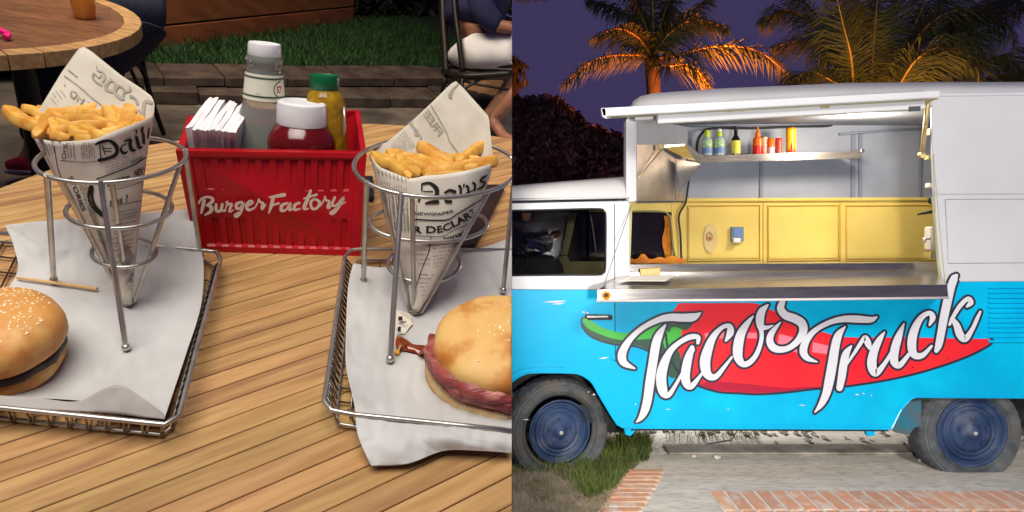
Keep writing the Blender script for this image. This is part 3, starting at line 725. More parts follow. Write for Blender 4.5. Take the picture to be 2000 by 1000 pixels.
stroke(mb, [(580, 265, 12), (660, 400, 14), (725, 520, 14), (760, 610, 14), (860, 740, 14)], c5, 4.76, lambda u, v, l: cR.F(u, v, l), .0011)
ptext(mb, 'FREE', lambda x, y: c5(505 + x * 150 + y * 45, 345 + x * 215 - y * 50), cR.F, .0011, mirror=True, bold=.02)
ptext(mb, 'riginal', lambda x, y: c5(370 + x * 110 + y * 34, 430 + x * 160 - y * 30), cR.F, .0011, mirror=True, bold=.0)
stroke(mb, [(830, 70, 16), (790, 110, 20), (760, 170, 40), (770, 200, 20)], c5, 4.76, lambda u, v, l: cR.F(u, v, l), .0012)
for i in range(8): dashes(mb, cR.F, 764 + i * 3.5, 284 - i * 4, 790 + i * 3, 300 - i * 2, 1.3, 7, .0011)
put('reversed_print', mb, 'ghost', pcR, fix=False)
# paper scrap below the right stand
mb = MB(); mb.grid([[tpl(772, 604, HT + .004), tpl(800, 612, HT + .012)], [tpl(774, 640, HT + .002), tpl(806, 632, HT + .004)], [tpl(781, 652, HT + .001), tpl(790, 652, HT + .001)]])
tail = put('paper_tail', mb, 'news', pcR); md = tail.modifiers.new('thickness', 'SOLIDIFY'); md.thickness = .0004
mb = MB()
for (a, b_) in (((778, 618), (786, 622)), ((785, 628), (794, 626)), ((777, 638), (783, 644))):
    mb.poly([tpl(a[0], a[1], HT + .0105), tpl(b_[0], a[1], HT + .0105), tpl(b_[0], b_[1] + 4, HT + .0105), tpl(a[0], b_[1] + 4, HT + .0105)])
put('tail_print', mb, 'ink', pcR, fix=False)

# ---- fries
def fries(C, items, where, vfront, yv, rmin=1.0):
    for i, (pts, wd, label) in enumerate(items):
        c = []
        for j, p in enumerate(pts):
            u, v = p[0], p[1]; dd = p[2] if len(p) > 2 else 0.0
            c.append(P(u, v, yv(v) + dd))
        y0 = c[0].y; r = wd * 1.14 * y0 / FPX / 2
        pp = catmull(c, 12); n = len(pp)
        rr = [r * (0.45 if k in (0, n - 1) else (0.86 if k in (1, n - 2) else 1.0 + 0.10 * noise.noise(Vector((k * .7, i, 0))))) for k in range(n)]
        ext0 = (pp[0] - pp[1]).normalized() * r * 0.25
        mb = MB().tube([pp[0] + ext0] + pp + [pp[-1] - (pp[-2] - pp[-1]).normalized() * r * 0.25], [r * .15] + rr + [r * .15], 16, power=4.6, flat=0.9)
        o = put('french_fry', mb, 'fry', None, smooth='all')
        tag(o, label, 'french fry', 'fries in the ' + where + ' paper cone')
FG = 'golden potato fry heaped with others in the %s paper cone'
fl_ = FG % 'left'; fr_ = FG % 'right'
yvL = lambda v: cL.ya(262) - 0.026 + (272 - v) * 0.0011
fryL = [
    ([(15, 213, -.006), (40, 234, -.006), (84, 250, -.004)], 23, 'longest golden fry, poking out to the left of the left paper cone'),
    ([(47, 211, .01), (72, 219, .01), (92, 238, .01)], 18, 'flat fry above the longest one, left side of the left cone'),
    ([(124, 190, .015), (134, 198, .015), (158, 214, .015)], 17, 'short fry standing up behind the left heap'),
    ([(92, 222, .006), (140, 221, .006), (198, 209, .006)], 21, 'long fry lying across the top of the left heap'),
    ([(92, 226, -.012), (84, 246, -.012), (70, 267, -.012)], 16, 'narrow fry slanting down at the left edge of the left cone'),
    ([(108, 259, -.012), (150, 246, -.014), (194, 244, -.012), (232, 248, -.008)], 20, 'long bent fry across the front of the left heap'),
    ([(163, 251, -.022), (180, 260, -.02), (212, 270, -.016)], 21, 'stub fry lying at the front of the left heap'),
    ([(258, 208, .0), (252, 228, .0), (243, 258, .0)], 22, 'thick upright fry at the right of the left heap'),
    ([(208, 212, .004), (218, 228, .004), (232, 252, .004)], 20, None), ([(226, 212, .01), (238, 226, .008), (240, 250, .008)], 20, None),
    ([(262, 230, .004), (276, 234, .004), (284, 240, .004)], 15, None), ([(98, 232, -.006), (108, 250, -.006), (112, 268, -.008)], 17, None),
    ([(100, 266, -.014), (116, 266, -.014), (130, 271, -.014)], 18, None), ([(126, 233, .0), (160, 232, .0), (200, 232, .0)], 18, None),
    ([(100, 206, .012), (120, 212, .012), (140, 214, .012)], 16, None), ([(150, 270, -.012), (170, 272, -.012), (196, 270, -.01)], 16, None),
    ([(118, 250, .0), (150, 256, .0), (190, 258, .0)], 20, None), ([(200, 262, -.004), (224, 258, -.004), (250, 250, -.004)], 20, None),
    ([(78, 230, .0), (84, 244, .0), (92, 262, .0)], 18, None), ([(150, 226, .01), (180, 224, .012), (205, 230, .012)], 18, None),
    ([(212, 240, .006), (235, 246, .006), (262, 244, .006)], 20, None), ([(96, 246, .01), (140, 242, .012), (180, 240, .012)], 22, None),
    ([(268, 240, .002), (258, 250, .0), (240, 262, -.002)], 14, None),
    ([(112, 236, -.006), (138, 250, -.008), (160, 264, -.012)], 18, None), ([(186, 236, -.004), (206, 240, -.006), (226, 256, -.008)], 18, None), ([(136, 214, .008), (166, 220, .006), (200, 222, .006)], 18, None), ([(200, 206, .012), (214, 214, .012), (226, 230, .01)], 17, None),
    ([(78, 212, .012), (96, 222, .01), (120, 230, .006)], 17, None), ([(140, 258, -.016), (170, 264, -.018), (196, 262, -.016)], 17, None), ([(240, 226, .006), (252, 236, .004), (270, 238, .004)], 17, None)]
fries(cL, [(a, b, c or fl_) for a, b, c in fryL], 'left', 0, yvL)
yvR = lambda v: cR.ya(330) - 0.034 + (345 - v) * 0.0011
fryR = [
    ([(730, 302, -.002), (746, 315, -.004), (770, 320, -.006)], 21, 'fry hanging over the left edge of the right paper cone'),
    ([(763, 318, -.016), (776, 328, -.018), (794, 341, -.02)], 20, 'short fry tucked at the front left of the right heap'),
    ([(760, 296, .004), (766, 304, .004), (772, 314, .004)], 17, None),
    ([(777, 297, -.004), (785, 322, -.012), (800, 348, -.022)], 14, 'thin dark edged fry running down the front of the right heap'),
    ([(790, 318, -.014), (800, 330, -.018), (816, 343, -.02)], 21, None),
    ([(820, 283, .004), (846, 301, .0), (880, 322, -.004)], 23, 'thick fry slanting down across the middle of the right heap'),
    ([(816, 308, -.002), (834, 316, -.004), (856, 328, -.008)], 20, None), ([(800, 306, .0), (806, 310, .0), (814, 318, .0)], 18, None),
    ([(946, 280, .006), (920, 299, .0), (894, 318, -.006)], 19, 'fry pointing up to the right against the paper flap of the right cone'),
    ([(970, 314, -.004), (936, 320, -.008), (898, 326, -.01)], 24, 'fat fry sticking out at the right end of the right heap'),
    ([(826, 339, -.02), (867, 333, -.018), (918, 322, -.014)], 19, 'long fry lying along the front lip of the right cone'),
    ([(828, 345, -.024), (870, 342, -.022), (908, 338, -.018)], 15, None), ([(760, 306, .008), (790, 308, .008), (820, 312, .008)], 20, None),
    ([(856, 318, .002), (880, 326, .0), (905, 322, .0)], 20, None), ([(770, 298, .012), (782, 302, .01), (800, 312, .01)], 18, None),
    ([(740, 312, .006), (770, 322, .004), (800, 330, .0)], 20, None), ([(810, 322, -.006), (840, 334, -.01), (870, 338, -.012)], 20, None),
    ([(890, 306, .008), (915, 312, .006), (940, 314, .006)], 18, None), ([(840, 314, .006), (860, 322, .004), (890, 334, .0)], 20, None),
    ([(784, 308, .004), (806, 318, .0), (830, 330, -.006)], 18, None), ([(752, 304, .006), (764, 316, .0), (782, 330, -.008)], 17, None), ([(880, 330, -.008), (910, 330, -.01), (940, 326, -.01)], 17, None), ([(836, 326, -.008), (860, 330, -.01), (884, 324, -.01)], 17, None), ([(850, 300, .01), (872, 308, .008), (900, 310, .008)], 18, None)]
fries(cR, [(a, b, c or fr_) for a, b, c in fryR], 'right', 0, yvR)

# ---- toothpick
a = tpl(32, 542, HT + .005); b = tpl(190, 564, HT + .005)
tag(put('wooden_pick', MB().tube([a, a.lerp(b, .5), b], [.0016, .0021, .0024], 8), 'pick', None, smooth=True), 'broken wooden skewer lying on the paper behind the seeded burger', 'skewer')

# ---- burgers
def upc(u, v, hgt, rad, flat, n=28, rings=14, seed=0, amp=.03, low=0.0, sq=2.0):
    """dome: centre on the tray at photo point, radii in metres"""
    c = tpt(u, v, HT); rows = []
    for i in range(rings + 1):
        th = (math.pi / 2 + low) * i / rings; row = []
        for k in range(n):
            an = 2 * math.pi * k / n; st = math.sin(th) ** (1 / 1.0)
            x, y, z = rad[0] * st * math.cos(an), rad[1] * st * math.sin(an), hgt * (math.copysign(abs(math.cos(th)) ** 0.9, math.cos(th)))
            f = 1 + amp * noise.noise(Vector((x * 30, y * 30, z * 30 + seed)))
            row.append(tw(c.x + x * f, c.y + y * f, HT + flat + z * f))
        rows.append(row)
    return c, rows
# left burger
cb = tpt(-2, 720, HT)
def disc(c, rx, ry, z0, z1, amp=0.0, seed=0, n=36, bulge=.002, rot=0):
    prof = [(0.0, -1, .98), (.25, .02, 1.0), (.5, .5, 1.02), (.75, .98, 1.0), (1, 1, .98)]
    rows = []; zz = [z0, z0, lerp(z0, z1, .2), lerp(z0, z1, .5), lerp(z0, z1, .8), z1, z1]; rr = [0.02, .93, .99, 1.0, .99, .93, .02]
    for z, r in zip(zz, rr):
        row = []
        for k in range(n):
            an = 2 * math.pi * k / n; f = r * (1 + amp * noise.noise(Vector((math.cos(an) * 2.5, math.sin(an) * 2.5, seed + z * 60))))
            row.append(tw(c.x + rx * f * math.cos(an), c.y + ry * f * math.sin(an), z + (amp * .02 * noise.noise(Vector((math.cos(an) * 3, math.sin(an) * 3, seed))) if r > .9 else 0)))
        rows.append(row)
    return MB().grid(rows, True)
bl = thing('burger', 'round burger with a glossy sesame bun and dark patty at the left edge', 'burger', tw(cb.x, cb.y, HT), 'burgers')
RB = .0622
put('lower_bun', disc(cb, RB * .93, RB * .93, HT + .001, HT + .022, .04, 1), 'bun', bl, smooth='all')
put('patty', disc(cb, RB * 1.0, RB * 1.0, HT + .020, HT + .033, .08, 2), 'patty', bl, smooth='all')
def dome(c, rx, ry, z0, z1, lip, seed, amp=.03, n=48, rings=16, tilt=(0, 0)):
    rows = []
    for i in range(rings + 1):
        th = math.pi * 0.5 * i / rings; row = []
        for k in range(n):
            an = 2 * math.pi * k / n; s = math.sin(th); zc = math.cos(th) ** 0.85 if th < math.pi / 2 else 0
            f = 1 + amp * noise.noise(Vector((s * math.cos(an) * 2, s * math.sin(an) * 2, seed)))
            x, y = rx * s ** .9 * f * math.cos(an), ry * s ** .9 * f * math.sin(an)
            row.append((x, y, z0 + lip + (z1 - z0 - lip) * zc * f))
        rows.append(row)
    for zf, rf in ((.45, 1.0), (.12, .97), (0, .90), (0.02, .02)):
        rows.append([(rx * rf * (1 + amp * noise.noise(Vector((math.cos(2 * math.pi * k / n) * 2, math.sin(2 * math.pi * k / n) * 2, seed)))) * math.cos(2 * math.pi * k / n), ry * rf * (1 + amp * noise.noise(Vector((math.cos(2 * math.pi * k / n) * 2, math.sin(2 * math.pi * k / n) * 2, seed)))) * math.sin(2 * math.pi * k / n), z0 + lip * zf) for k in range(n)])
    out = [[tw(c.x + x, c.y + y, z + tilt[0] * x + tilt[1] * y) for x, y, z in r] for r in rows]
    return MB().grid(out, True), out
mbd, rowsd = dome(cb, RB * 1.03, RB * 1.03, HT + .032, HT + .079, .014, 4, .05)
tb = put('top_bun', mbd, 'bun', bl, smooth='all')
def seeds(parent, rows, n, lo, hi, rng, size=.0017):
    cen = sum(rows[-1], Vector()) / len(rows[-1])
    for i in range(n):
        a = rng.uniform(lo, hi); k = rng.randrange(len(rows[0])); r0 = rows[min(int(a * 16), 15)][k]; r1 = rows[min(int(a * 16) + 1, 16)][k]; p = r0.lerp(r1, rng.random())
        p = p.lerp(rows[min(int(a * 16), 15)][(k + 1) % len(rows[0])], rng.random() * .5)
        if p.x < -.72: continue
        nr = (p - cen).normalized(); q = nr.to_track_quat('Z', 'Y').to_matrix() @ Matrix.Rotation(rng.uniform(0, 6.3), 3, 'Z')
        s = size * rng.uniform(.7, 1.15)
        put('sesame_seed', MB().blob(p + nr * s * .1, s * 1.4, s * .85, s * .5, 8, 5, rot=q), 'seed', parent, smooth='all')
rg = random.Random(5)
seeds(tb, rowsd, 260, .03, .62, rg, .00135)
# right burger
cb2 = tpt(970, 738, HT)
br = thing('burger', 'cream seeded bun burger with folded pink ham spilling out, beside the right stand', 'burger', tw(cb2.x, cb2.y, HT), 'burgers')
RB2x, RB2y = .0860, .0800
put('lower_bun', disc(cb2, RB2x * 1.05, RB2y * 1.05, HT + .0008, HT + .020, .03, 11), 'crumb', br, smooth='all')
put('cheese_slice', MB().blob(tpl(900, 752, .026), .010, .016, .004, 14, 8, rot=RT @ Matrix.Rotation(.6, 3, 'Z'), rough=.3), 'cheese', br, smooth='all')
put('cheese_slice', MB().blob(tpl(884, 742, .024), .006, .012, .003, 14, 8, rot=RT @ Matrix.Rotation(.9, 3, 'Z'), rough=.4), 'patty', br, smooth='all').name = 'onion'
# ham: wavy band around the left/front of the bun
def ham(c, rx, ry, a0, a1, z0, z1, seed, m='bacon', name='ham_slice', out=1.0):
    n = 46; rows = []
    prof = [(.86, z0 + .004), (1.0, z0), (1.07, lerp(z0, z1, .35)), (1.05, lerp(z0, z1, .7)), (.95, z1), (.8, z1 - .002)]
    for f, z in prof:
        row = []
        for k in range(n + 1):
            an = R(lerp(a0, a1, k / n)); e = math.sin(math.pi * k / n) ** .3
            w_ = 1 + .05 * noise.noise(Vector((math.cos(an) * 4, math.sin(an) * 4, seed + f * 2))) * out
            zz = z + .004 * noise.noise(Vector((math.cos(an) * 5, math.sin(an) * 5, seed + 3)))
            row.append(tw(c.x + rx * f * w_ * math.cos(an), c.y + ry * f * w_ * math.sin(an), lerp(lerp(z0, z1, .5), zz, e)))
        rows.append(row)
    o = put(name, MB().grid(rows), m, br, smooth='all')
    if o: md = o.modifiers.new('thickness', 'SOLIDIFY'); md.thickness = .0016
    return o
ham(cb2, RB2x * .99, RB2y * .98, 125, 330, HT + .022, HT + .044, 3)
ham(cb2, RB2x * 1.02, RB2y * 1.0, 150, 300, HT + .030, HT + .052, 8)
# tongue of ham reaching to the sauce
hp = [tpl(872, 664, .045), tpl(850, 674, .036), tpl(834, 682, .026), tpl(820, 690, .018)]
put('ham_strip', MB().tube(catmull(hp, 10), [.013 - .0009 * i for i in range(11)], 10, flat=.5), 'bacon', br, smooth='all')
mbd, rowsd2 = dome(cb2, RB2x * 1.0, RB2y * 1.0, HT + .046, HT + .086, .012, 14, .035, tilt=(0.10, 0.04))
tb2 = put('top_bun', mbd, 'bun2', br, smooth='all')
seeds(tb2, rowsd2, 60, .05, .7, rg, .0014)
# sauce and crumb
sp = [(772, 668), (776, 654), (790, 662), (806, 674), (822, 678), (838, 678), (832, 690), (824, 696), (812, 690), (796, 686), (782, 684), (775, 690)]
base_s = [tpl(u, v, HT + .002) for u, v in sp]; cen = sum(base_s, Vector()) / len(base_s)
mb = MB(); mid = [p.lerp(cen, .28) + NRM * .0035 for p in base_s]; top = [p.lerp(cen, .7) + NRM * .0045 for p in base_s]
mb.grid([base_s, mid, top], True); mb.poly(top)
tag(put('sauce_smear', mb, 'sauce', None, smooth='all'), 'glossy brown sauce smear on the paper between stand leg and ham burger', 'sauce')
mb = MB().blob(tpl(776, 688, HT + .003), .004, .005, .003, 10, 6, rough=.3); tag(put('cheese_bit', mb, 'cheese', None, smooth='all'), 'yellow cheese bit beside the front leg of the right stand', 'cheese bit')
tag(put('bread_crumb', MB().blob(tpl(865, 767, HT + .004), .0032, .0026, .002, 10, 6, rough=.5), 'crumb', None, smooth='all'), 'tiny brown crumb on the paper below the ham burger', 'crumb')
# dark folder behind the right cone
q = [tpl(905, 372, 0), tpl(985, 372, 0), tpl(926, 492, 0), tpl(884, 500, 0)]
tag(put('bill_folder', MB().prism([p + NRM * .003 for p in q], NRM * .012), 'leather', None, bevel=.002), 'dark brown folder lying on the table behind the right fry cone', 'folder')
q = [tpl(708, 352, 0), tpl(728, 352, 0), tpl(730, 396, 0), tpl(712, 396, 0)]
tag(put('phone', MB().prism([p + NRM * .001 for p in q], NRM * .010), 'gasket', None, bevel=.002), 'small black object on the table just right of the red caddy', 'phone')

# ---- red caddy
HB = .158
BL, BR = tpl(384, 489, 0), tpl(702, 498, 0)
TL, TR_ = tpl(344, 292, HB), tpl(716, 298, HB)
BTL, BTR = tpl(366, 226, HB), tpl(703, 214, HB)
BBL = BL + (BTL - TL) * .93; BBR = BR + (BTR - TR_) * .93
caddy = thing('table_caddy', 'red plastic caddy shaped like a shipping container, lettered Burger Factory', 'caddy', BL.lerp(BR, .5))
def FACE(s, t, d=0.0):    # s 0..1 left to right, t 0..1 top to bottom, d outward
    n = ((BR - BL).cross(TL - BL)).normalized()
    if n.y > 0: n = -n
    return TL.lerp(TR_, s).lerp(BL.lerp(BR, s), t) + n * d
# front panel with recessed grooves
xs = [0.0, .002, .066]; gx = []
s0 = .118; stp = .0756
for i in range(11):
    g0 = s0 + stp * i; gx.append((g0 - .004, g0, g0 + .030, g0 + .036))
cols = [0, .062, .068]
for g in gx: cols += list(g)
cols += [.932, .938, 1.0]
rowsT = [0, .045, .075, .085, .355, .375, .645, .665, .925, .94, 1.0]
def dep(s, t):
    if s <= .0625 or s >= .9375 or t <= .05 or t >= .935: return .0035
    for g in gx:
        if g[1] - 1e-6 <= s <= g[2] + 1e-6 and ((.084 <= t <= .356) or (.664 <= t <= .926)): return -.0050
    return 0.0
mb = MB(); rows = []
for t in rowsT: rows.append([FACE(s, t, dep(s, t)) for s in cols])
mb.grid(rows)
put('front_panel', mb, 'red', caddy, fix=True)
def wallq(a, b, c, d, th, name, inward):
    return put(name, MB().prism([a, b, c, d], inward * th), 'red', caddy, bevel=.0008, bseg=1)
inr = (BTR - TR_).normalized(); sd = (TL - TR_).normalized()
put('front_wall', MB().prism([FACE(0, 0, -.0057), FACE(1, 0, -.0057), FACE(1, 1, -.0057), FACE(0, 1, -.0057)], inr * .002), 'red', caddy)
put('rim', MB().hexa([FACE(0, 0, .0036), FACE(1, 0, .0036), FACE(1, .05, .0036), FACE(0, .05, .0036)], [FACE(0, 0, -.003), FACE(1, 0, -.003), FACE(1, .05, -.003), FACE(0, .05, -.003)]), 'red', caddy)
put('side_wall', MB().prism([TR_, BTR, BBR, BR], sd * .009), 'red', caddy, bevel=.001, bseg=1)
put('side_wall', MB().prism([TL, BTL, BBL, BL], -sd * .009), 'red', caddy, bevel=.001, bseg=1)
put('back_wall', MB().prism([BTL, BTR, BBR, BBL], -inr * .004), 'red', caddy, bevel=.001, bseg=1)
put('floor_panel', MB().prism([BL, BR, BBR, BBL], NRM * .004), 'red', caddy)
# lettering on the caddy
def onface(u, v, lift):
    n = ((BR - BL).cross(TL - BL)).normalized()
    r = ray(u, v); o_ = Vector((0, 0, EYE)); p = o_ + r * ((TL - o_).dot(n) / r.dot(n)); nn = -n if n.y > 0 else n
    return p + nn * (lift + .0006)
cbf = lambda x, y: (370 + x / 6.25, 350 + y / 6.25)
BF = [[(182, 255, 35), (165, 330, 36), (146, 408, 18)], [(110, 295, 18), (150, 235, 22), (220, 210, 24), (280, 228, 30), (278, 270, 38), (215, 312, 20)], [(215, 312, 20), (270, 335, 40), (258, 390, 38), (190, 430, 12)],
 [(328, 300, 26), (330, 368, 34), (372, 386, 24), (402, 310, 28)], [(404, 300, 28), (394, 368, 30), (445, 375, 12)],
 [(452, 272, 16), (474, 300, 24), (478, 298, 20)], [(428, 388, 8), (455, 320, 12), (470, 264, 14)], [(478, 298, 18), (518, 298, 26), (500, 345, 28), (494, 388, 22), (540, 368, 8)],
 [(642, 272, 24), (582, 292, 32), (578, 345, 34), (622, 345, 20), (662, 282, 26), (630, 390, 30), (578, 448, 28), (556, 425, 16), (640, 378, 12)],
 [(690, 332, 14), (772, 280, 22), (742, 256, 20), (700, 312, 34), (722, 368, 28), (800, 340, 12)], [(795, 348, 8), (830, 290, 12), (850, 236, 18)], [(850, 240, 16), (868, 272, 20), (902, 288, 26), (888, 330, 30), (894, 354, 24), (934, 298, 8)],
 [(978, 212, 14), (1060, 200, 32), (1158, 182, 42)], [(1022, 228, 36), (1000, 320, 36), (970, 405, 10)], [(1008, 312, 16), (1092, 286, 22)],
 [(1192, 285, 22), (1132, 312, 34), (1124, 372, 34), (1182, 362, 20), (1232, 282, 26), (1222, 365, 30), (1272, 345, 10)],
 [(1342, 282, 26), (1292, 302, 30), (1284, 362, 32), (1352, 352, 12)],
 [(1482, 130, 24), (1440, 240, 40), (1400, 345, 36), (1452, 350, 12)], [(1398, 228, 14), (1552, 180, 26)],
 [(1532, 230, 22), (1482, 272, 26), (1500, 350, 26), (1560, 340, 26), (1590, 272, 30), (1532, 232, 22)],
 [(1596, 320, 8), (1638, 255, 12), (1655, 205, 16)], [(1655, 210, 14), (1672, 248, 20), (1708, 266, 26), (1692, 320, 30), (1700, 344, 22), (1748, 296, 8)],
 [(1775, 212, 26), (1742, 300, 26), (1792, 310, 22), (1880, 215, 26), (1820, 330, 32), (1752, 408, 30), (1726, 390, 14), (1905, 268, 10)]]
mb = MB()
for i, s_ in enumerate(BF): stroke(mb, s_, cbf, 6.25, onface, .0012 + .00004 * i, grow=.45)
put('lettering', mb, 'cream', caddy, fix=False)

# ---- bottles in the caddy
kk = NRM.z and NRM
BUP = ((TL - BL) + (TR_ - BR)).normalized()
def rimy(t): return TL.lerp(TR_, .5).lerp(BTL.lerp(BTR, .5), t).y
def axis(u1, v1, y1, u2, v2):
    p1 = P(u1, v1, y1); k = BUP.y / BUP.z
    b = -(v2 - CY) / FPX; # z2 = b*y2 ; y2 = y1 + k*(z2 - z1)
    z1 = p1.z - EYE; y2 = (y1 - k * z1) / (1 - k * b); return p1, P(u2, v2, y2)
def atrow(A, B, v):
    k = -(v - CY) / FPX; D = B - A; t = (k * A.y - (A.z - EYE)) / (D.z - k * D.y); return A + D * t
def vlathe(A, B, va, vb, prof, seg=30, caps=(True, True)):   # prof: (photo row, photo half width)
    ax = (B - A).normalized(); mb = MB(); out = []
    for v, hw in prof:
        c = atrow(A, B, v); out.append(((c - A).dot(ax), hw * c.y / FPX))
    return MB().lathe(out[::-1] if out[0][0] > out[-1][0] else out, A, ax, seg, *caps)
ybox = BL.lerp(BBL, .5).y
yk = P(0, 0, 1).y
A0_, B1 = axis(515.5, 258, rimy(.5), 517, 90); A1 = A0_ + (A0_ - B1) * ((470 - 258) / (258 - 90) * 1.0)
_t = lambda A, B, v0, v1, v: A + (B - A) * ((v - v0) / (v1 - v0))
A1 = atrow(A0_, B1, 405)
bt = thing('relish_bottle', 'clear plastic bottle with white cap and cream neck label, tallest in the caddy', 'bottle', A1)
f = lambda prof, **k: vlathe(A1, B1, 440, 90, prof, **k)
put('bottle_body', f([(400, 40), (390, 56), (310, 60), (270, 57), (246, 52), (224, 46), (206, 40), (190, 37), (140, 33), (131, 31), (123, 34.5), (115, 35), (108, 31), (102, 29)]), 'clearglass', bt, smooth=True)
put('relish', f([(398, 36), (390, 50), (320, 54), (280, 50), (256, 40), (250, 10)]), 'relish', bt, smooth=True)
cap_ = put('bottle_cap', f([(111, 30), (109, 31), (88, 30.5), (84.5, 29.5), (83.5, 28), (84.5, 25), (85.5, 18)]), 'capwhite', bt, smooth=True)
lb = put('neck_label', f([(192, 38.6), (142, 34.8)], caps=(False, False)), 'label', bt, smooth=True)
put('label_stripe', f([(185, 38.9), (182, 38.7)], caps=(False, False)), 'labelgreen', lb, smooth=True)
put('label_stripe', f([(150, 36.2), (147, 36.0)], caps=(False, False)), 'labelgreen', lb, smooth=True)
def oncyl(u, v, lift):
    t = (v - 440) / (90 - 440); c = atrow(A1, B1, v - 10); hw = interp([(150, 34.8), (203, 38.6)], v); uc = lerp(514, 517, t); q_ = max(-.99, min(.99, (u - uc) / hw)); y = c.y - hw * c.y / FPX * math.sqrt(1 - q_ * q_) - lift
    return P(u, v, y)
mb = MB(); stroke(mb, [(548, 158, 2.2), (537, 168, 2.2), (536, 182, 2.2), (546, 192, 2.2)], lambda x, y: (x, y), 1, oncyl, .0006, caps=False); put('label_badge_ring', mb, 'labelgreen', lb, fix=False)
mb = MB(); ptext(mb, '57', lambda x, y: (540 + x * 10, 182 - y * 13), oncyl, .0008, bold=.04); put('label_number', mb, 'labelred', lb, fix=False)
mb = MB(); dashes(mb, oncyl, 485, 181, 508, 184, 1.6, 9, .0008); put('label_print', mb, 'inksmall', lb, fix=False)
A0_, B2 = axis(589, 268, rimy(.45), 590, 200); A2 = atrow(A0_, B2, 392)
kb = thing('ketchup_bottle', 'squat dark red ketchup squeeze bottle with a broad white cap', 'bottle', A2)
f = lambda prof, **k: vlathe(A2, B2, 450, 200, prof, **k)
put('bottle_body', f([(388, 26), (376, 40), (330, 52), (296, 64), (276, 65), (262, 61), (250, 53), (242, 44), (236, 40)]), 'ketchup', kb, smooth=True)
put('bottle_cap', f([(242, 46.5), (240, 47), (208, 46.5), (201, 45), (198, 41), (197.5, 37), (199.5, 31), (200, 20), (199.5, 8)]), 'capwhite', kb, smooth=True)
A0_, B3 = axis(638, 240, rimy(.66), 634, 150); A3 = atrow(A0_, B3, 370)
mu = thing('mustard_bottle', 'mustard bottle with a dark green cap in the back right corner of the caddy', 'bottle', A3)
f = lambda prof, **k: vlathe(A3, B3, 420, 150, prof, **k)
put('bottle_body', f([(366, 30), (360, 38), (240, 38), (210, 38), (194, 36), (184, 33), (176, 27), (170, 26)]), 'mustard', mu, smooth=True)
put('bottle_cap', f([(174, 27), (172, 28.5), (150, 29), (146.5, 28.5), (146, 26), (147.5, 24), (149, 20)]), 'greencap', mu, smooth=True)
# ---- napkins
rn = random.Random(3)
NN = 17
for i in range(NN):
    s = i / (NN - 1); u0 = lerp(371, 452, s) + rn.uniform(-1, 1); u1 = lerp(362, 455, s); ub = lerp(408, 483, s) + rn.uniform(-3, 3)
    vt = lerp(250, 256, s) + rn.uniform(-3, 3); vb = lerp(189, 206, s) + rn.uniform(-4, 4)
    ya_ = BL.lerp(BBL, .10).y + .006; yb_ = BL.lerp(BBL, .80).y
    hT = HB + .022
    a = tpl(u1, vt, hT); a2 = tpl(u0, 300, HB - .02); b = tpl(ub, vb, hT + .002); b2 = b - NRM * .09; a3 = a2 - NRM * .05
    pts = []
    rows = []
    for t in (0, .15, .5, .85, 1):
        sw = Vector((1, 0, 0)) * .0012 * math.sin(7 * t + i)
        rows.append([a.lerp(b, t) + sw, a.lerp(b, t).lerp(a2.lerp(b2, t), .45) + sw * .5, a2.lerp(b2, t), a3.lerp(b2 - NRM * .02, t)])
    o = put('napkin', MB().grid(rows), 'napkin', None)
    if o: md = o.modifiers.new('thickness', 'SOLIDIFY'); md.thickness = .0044; tag(o, 'white folded paper napkin standing in the tight row at the left of the caddy', 'napkin', 'napkins in the red caddy')

# ---- terrace behind the table
FL = -0.74
def fl(u, v, h=0.0): return tpl(u, v, FL + h)
def flt(u, v, h=0.0): return tpt(u, v, FL + h)
g = [[tw(lerp(-6, 8, i / 28), lerp(-1.2, 5.2, j / 20), FL) for i in range(29)] for j in range(21)]
struct('terrace_paving', MB().grid(g), 'paveL')
def slab_blocks(a, b, hgt, depth, n, label, z0):
    """a row of rough stones from a to b (table frame points on level z0)"""
    root = thing('stone_step', label, 'stone step', tw(a.x, a.y, z0), 'stone steps by the lawn'); x = 0.0; d = (b - a); d.z = 0; L = d.length; d.normalize(); nrm = Vector((-d.y, d.x, 0))
    while x < L:
        l = random.uniform(.26, .46); l = min(l, L - x + .01); dz = random.uniform(-.006, .006); dd = random.uniform(-.012, .012)
        p = [a + d * (x + .002), a + d * (x + l - .002)]; q = [p[0] + nrm * dd * -1, p[1] + nrm * -dd, p[1] + nrm * depth, p[0] + nrm * depth]
        put('stone', MB().prism([tw(k.x, k.y, z0) for k in q], NRM * (hgt + dz)), 'stoneL', root, bevel=.006, bseg=1); x += l
a1 = flt(150, 203); b1_ = flt(1015, 214); slab_blocks(a1, b1_, .072, .40, 0, 'lower row of brown stones forming the step between paving and lawn', FL)
a2 = flt(150, 172, .072); b2_ = flt(1015, 168, .072); slab_blocks(a2, b2_, .06, .30, 0, 'upper row of reddish stones edging the dark lawn', FL + .072)
LH = FL + .125
d2 = (b2_ - a2); d2.z = 0; nn2 = Vector((-d2.y, d2.x, 0)).normalized()
a3 = a2 + nn2 * .28; b3 = b2_ + nn2 * .28; a3.z = b3.z = 0
def lawnp(s, t, dz=0): p = a3.lerp(b3, s) + nn2 * t; return tw(p.x, p.y, LH + dz)
struct('lawn_ground', MB().grid([[lawnp(lerp(-1.2, 1.6, i / 20), j * .5) for i in range(21)] for j in range(15)]), 'lawn')
rng = np.random.default_rng(4)
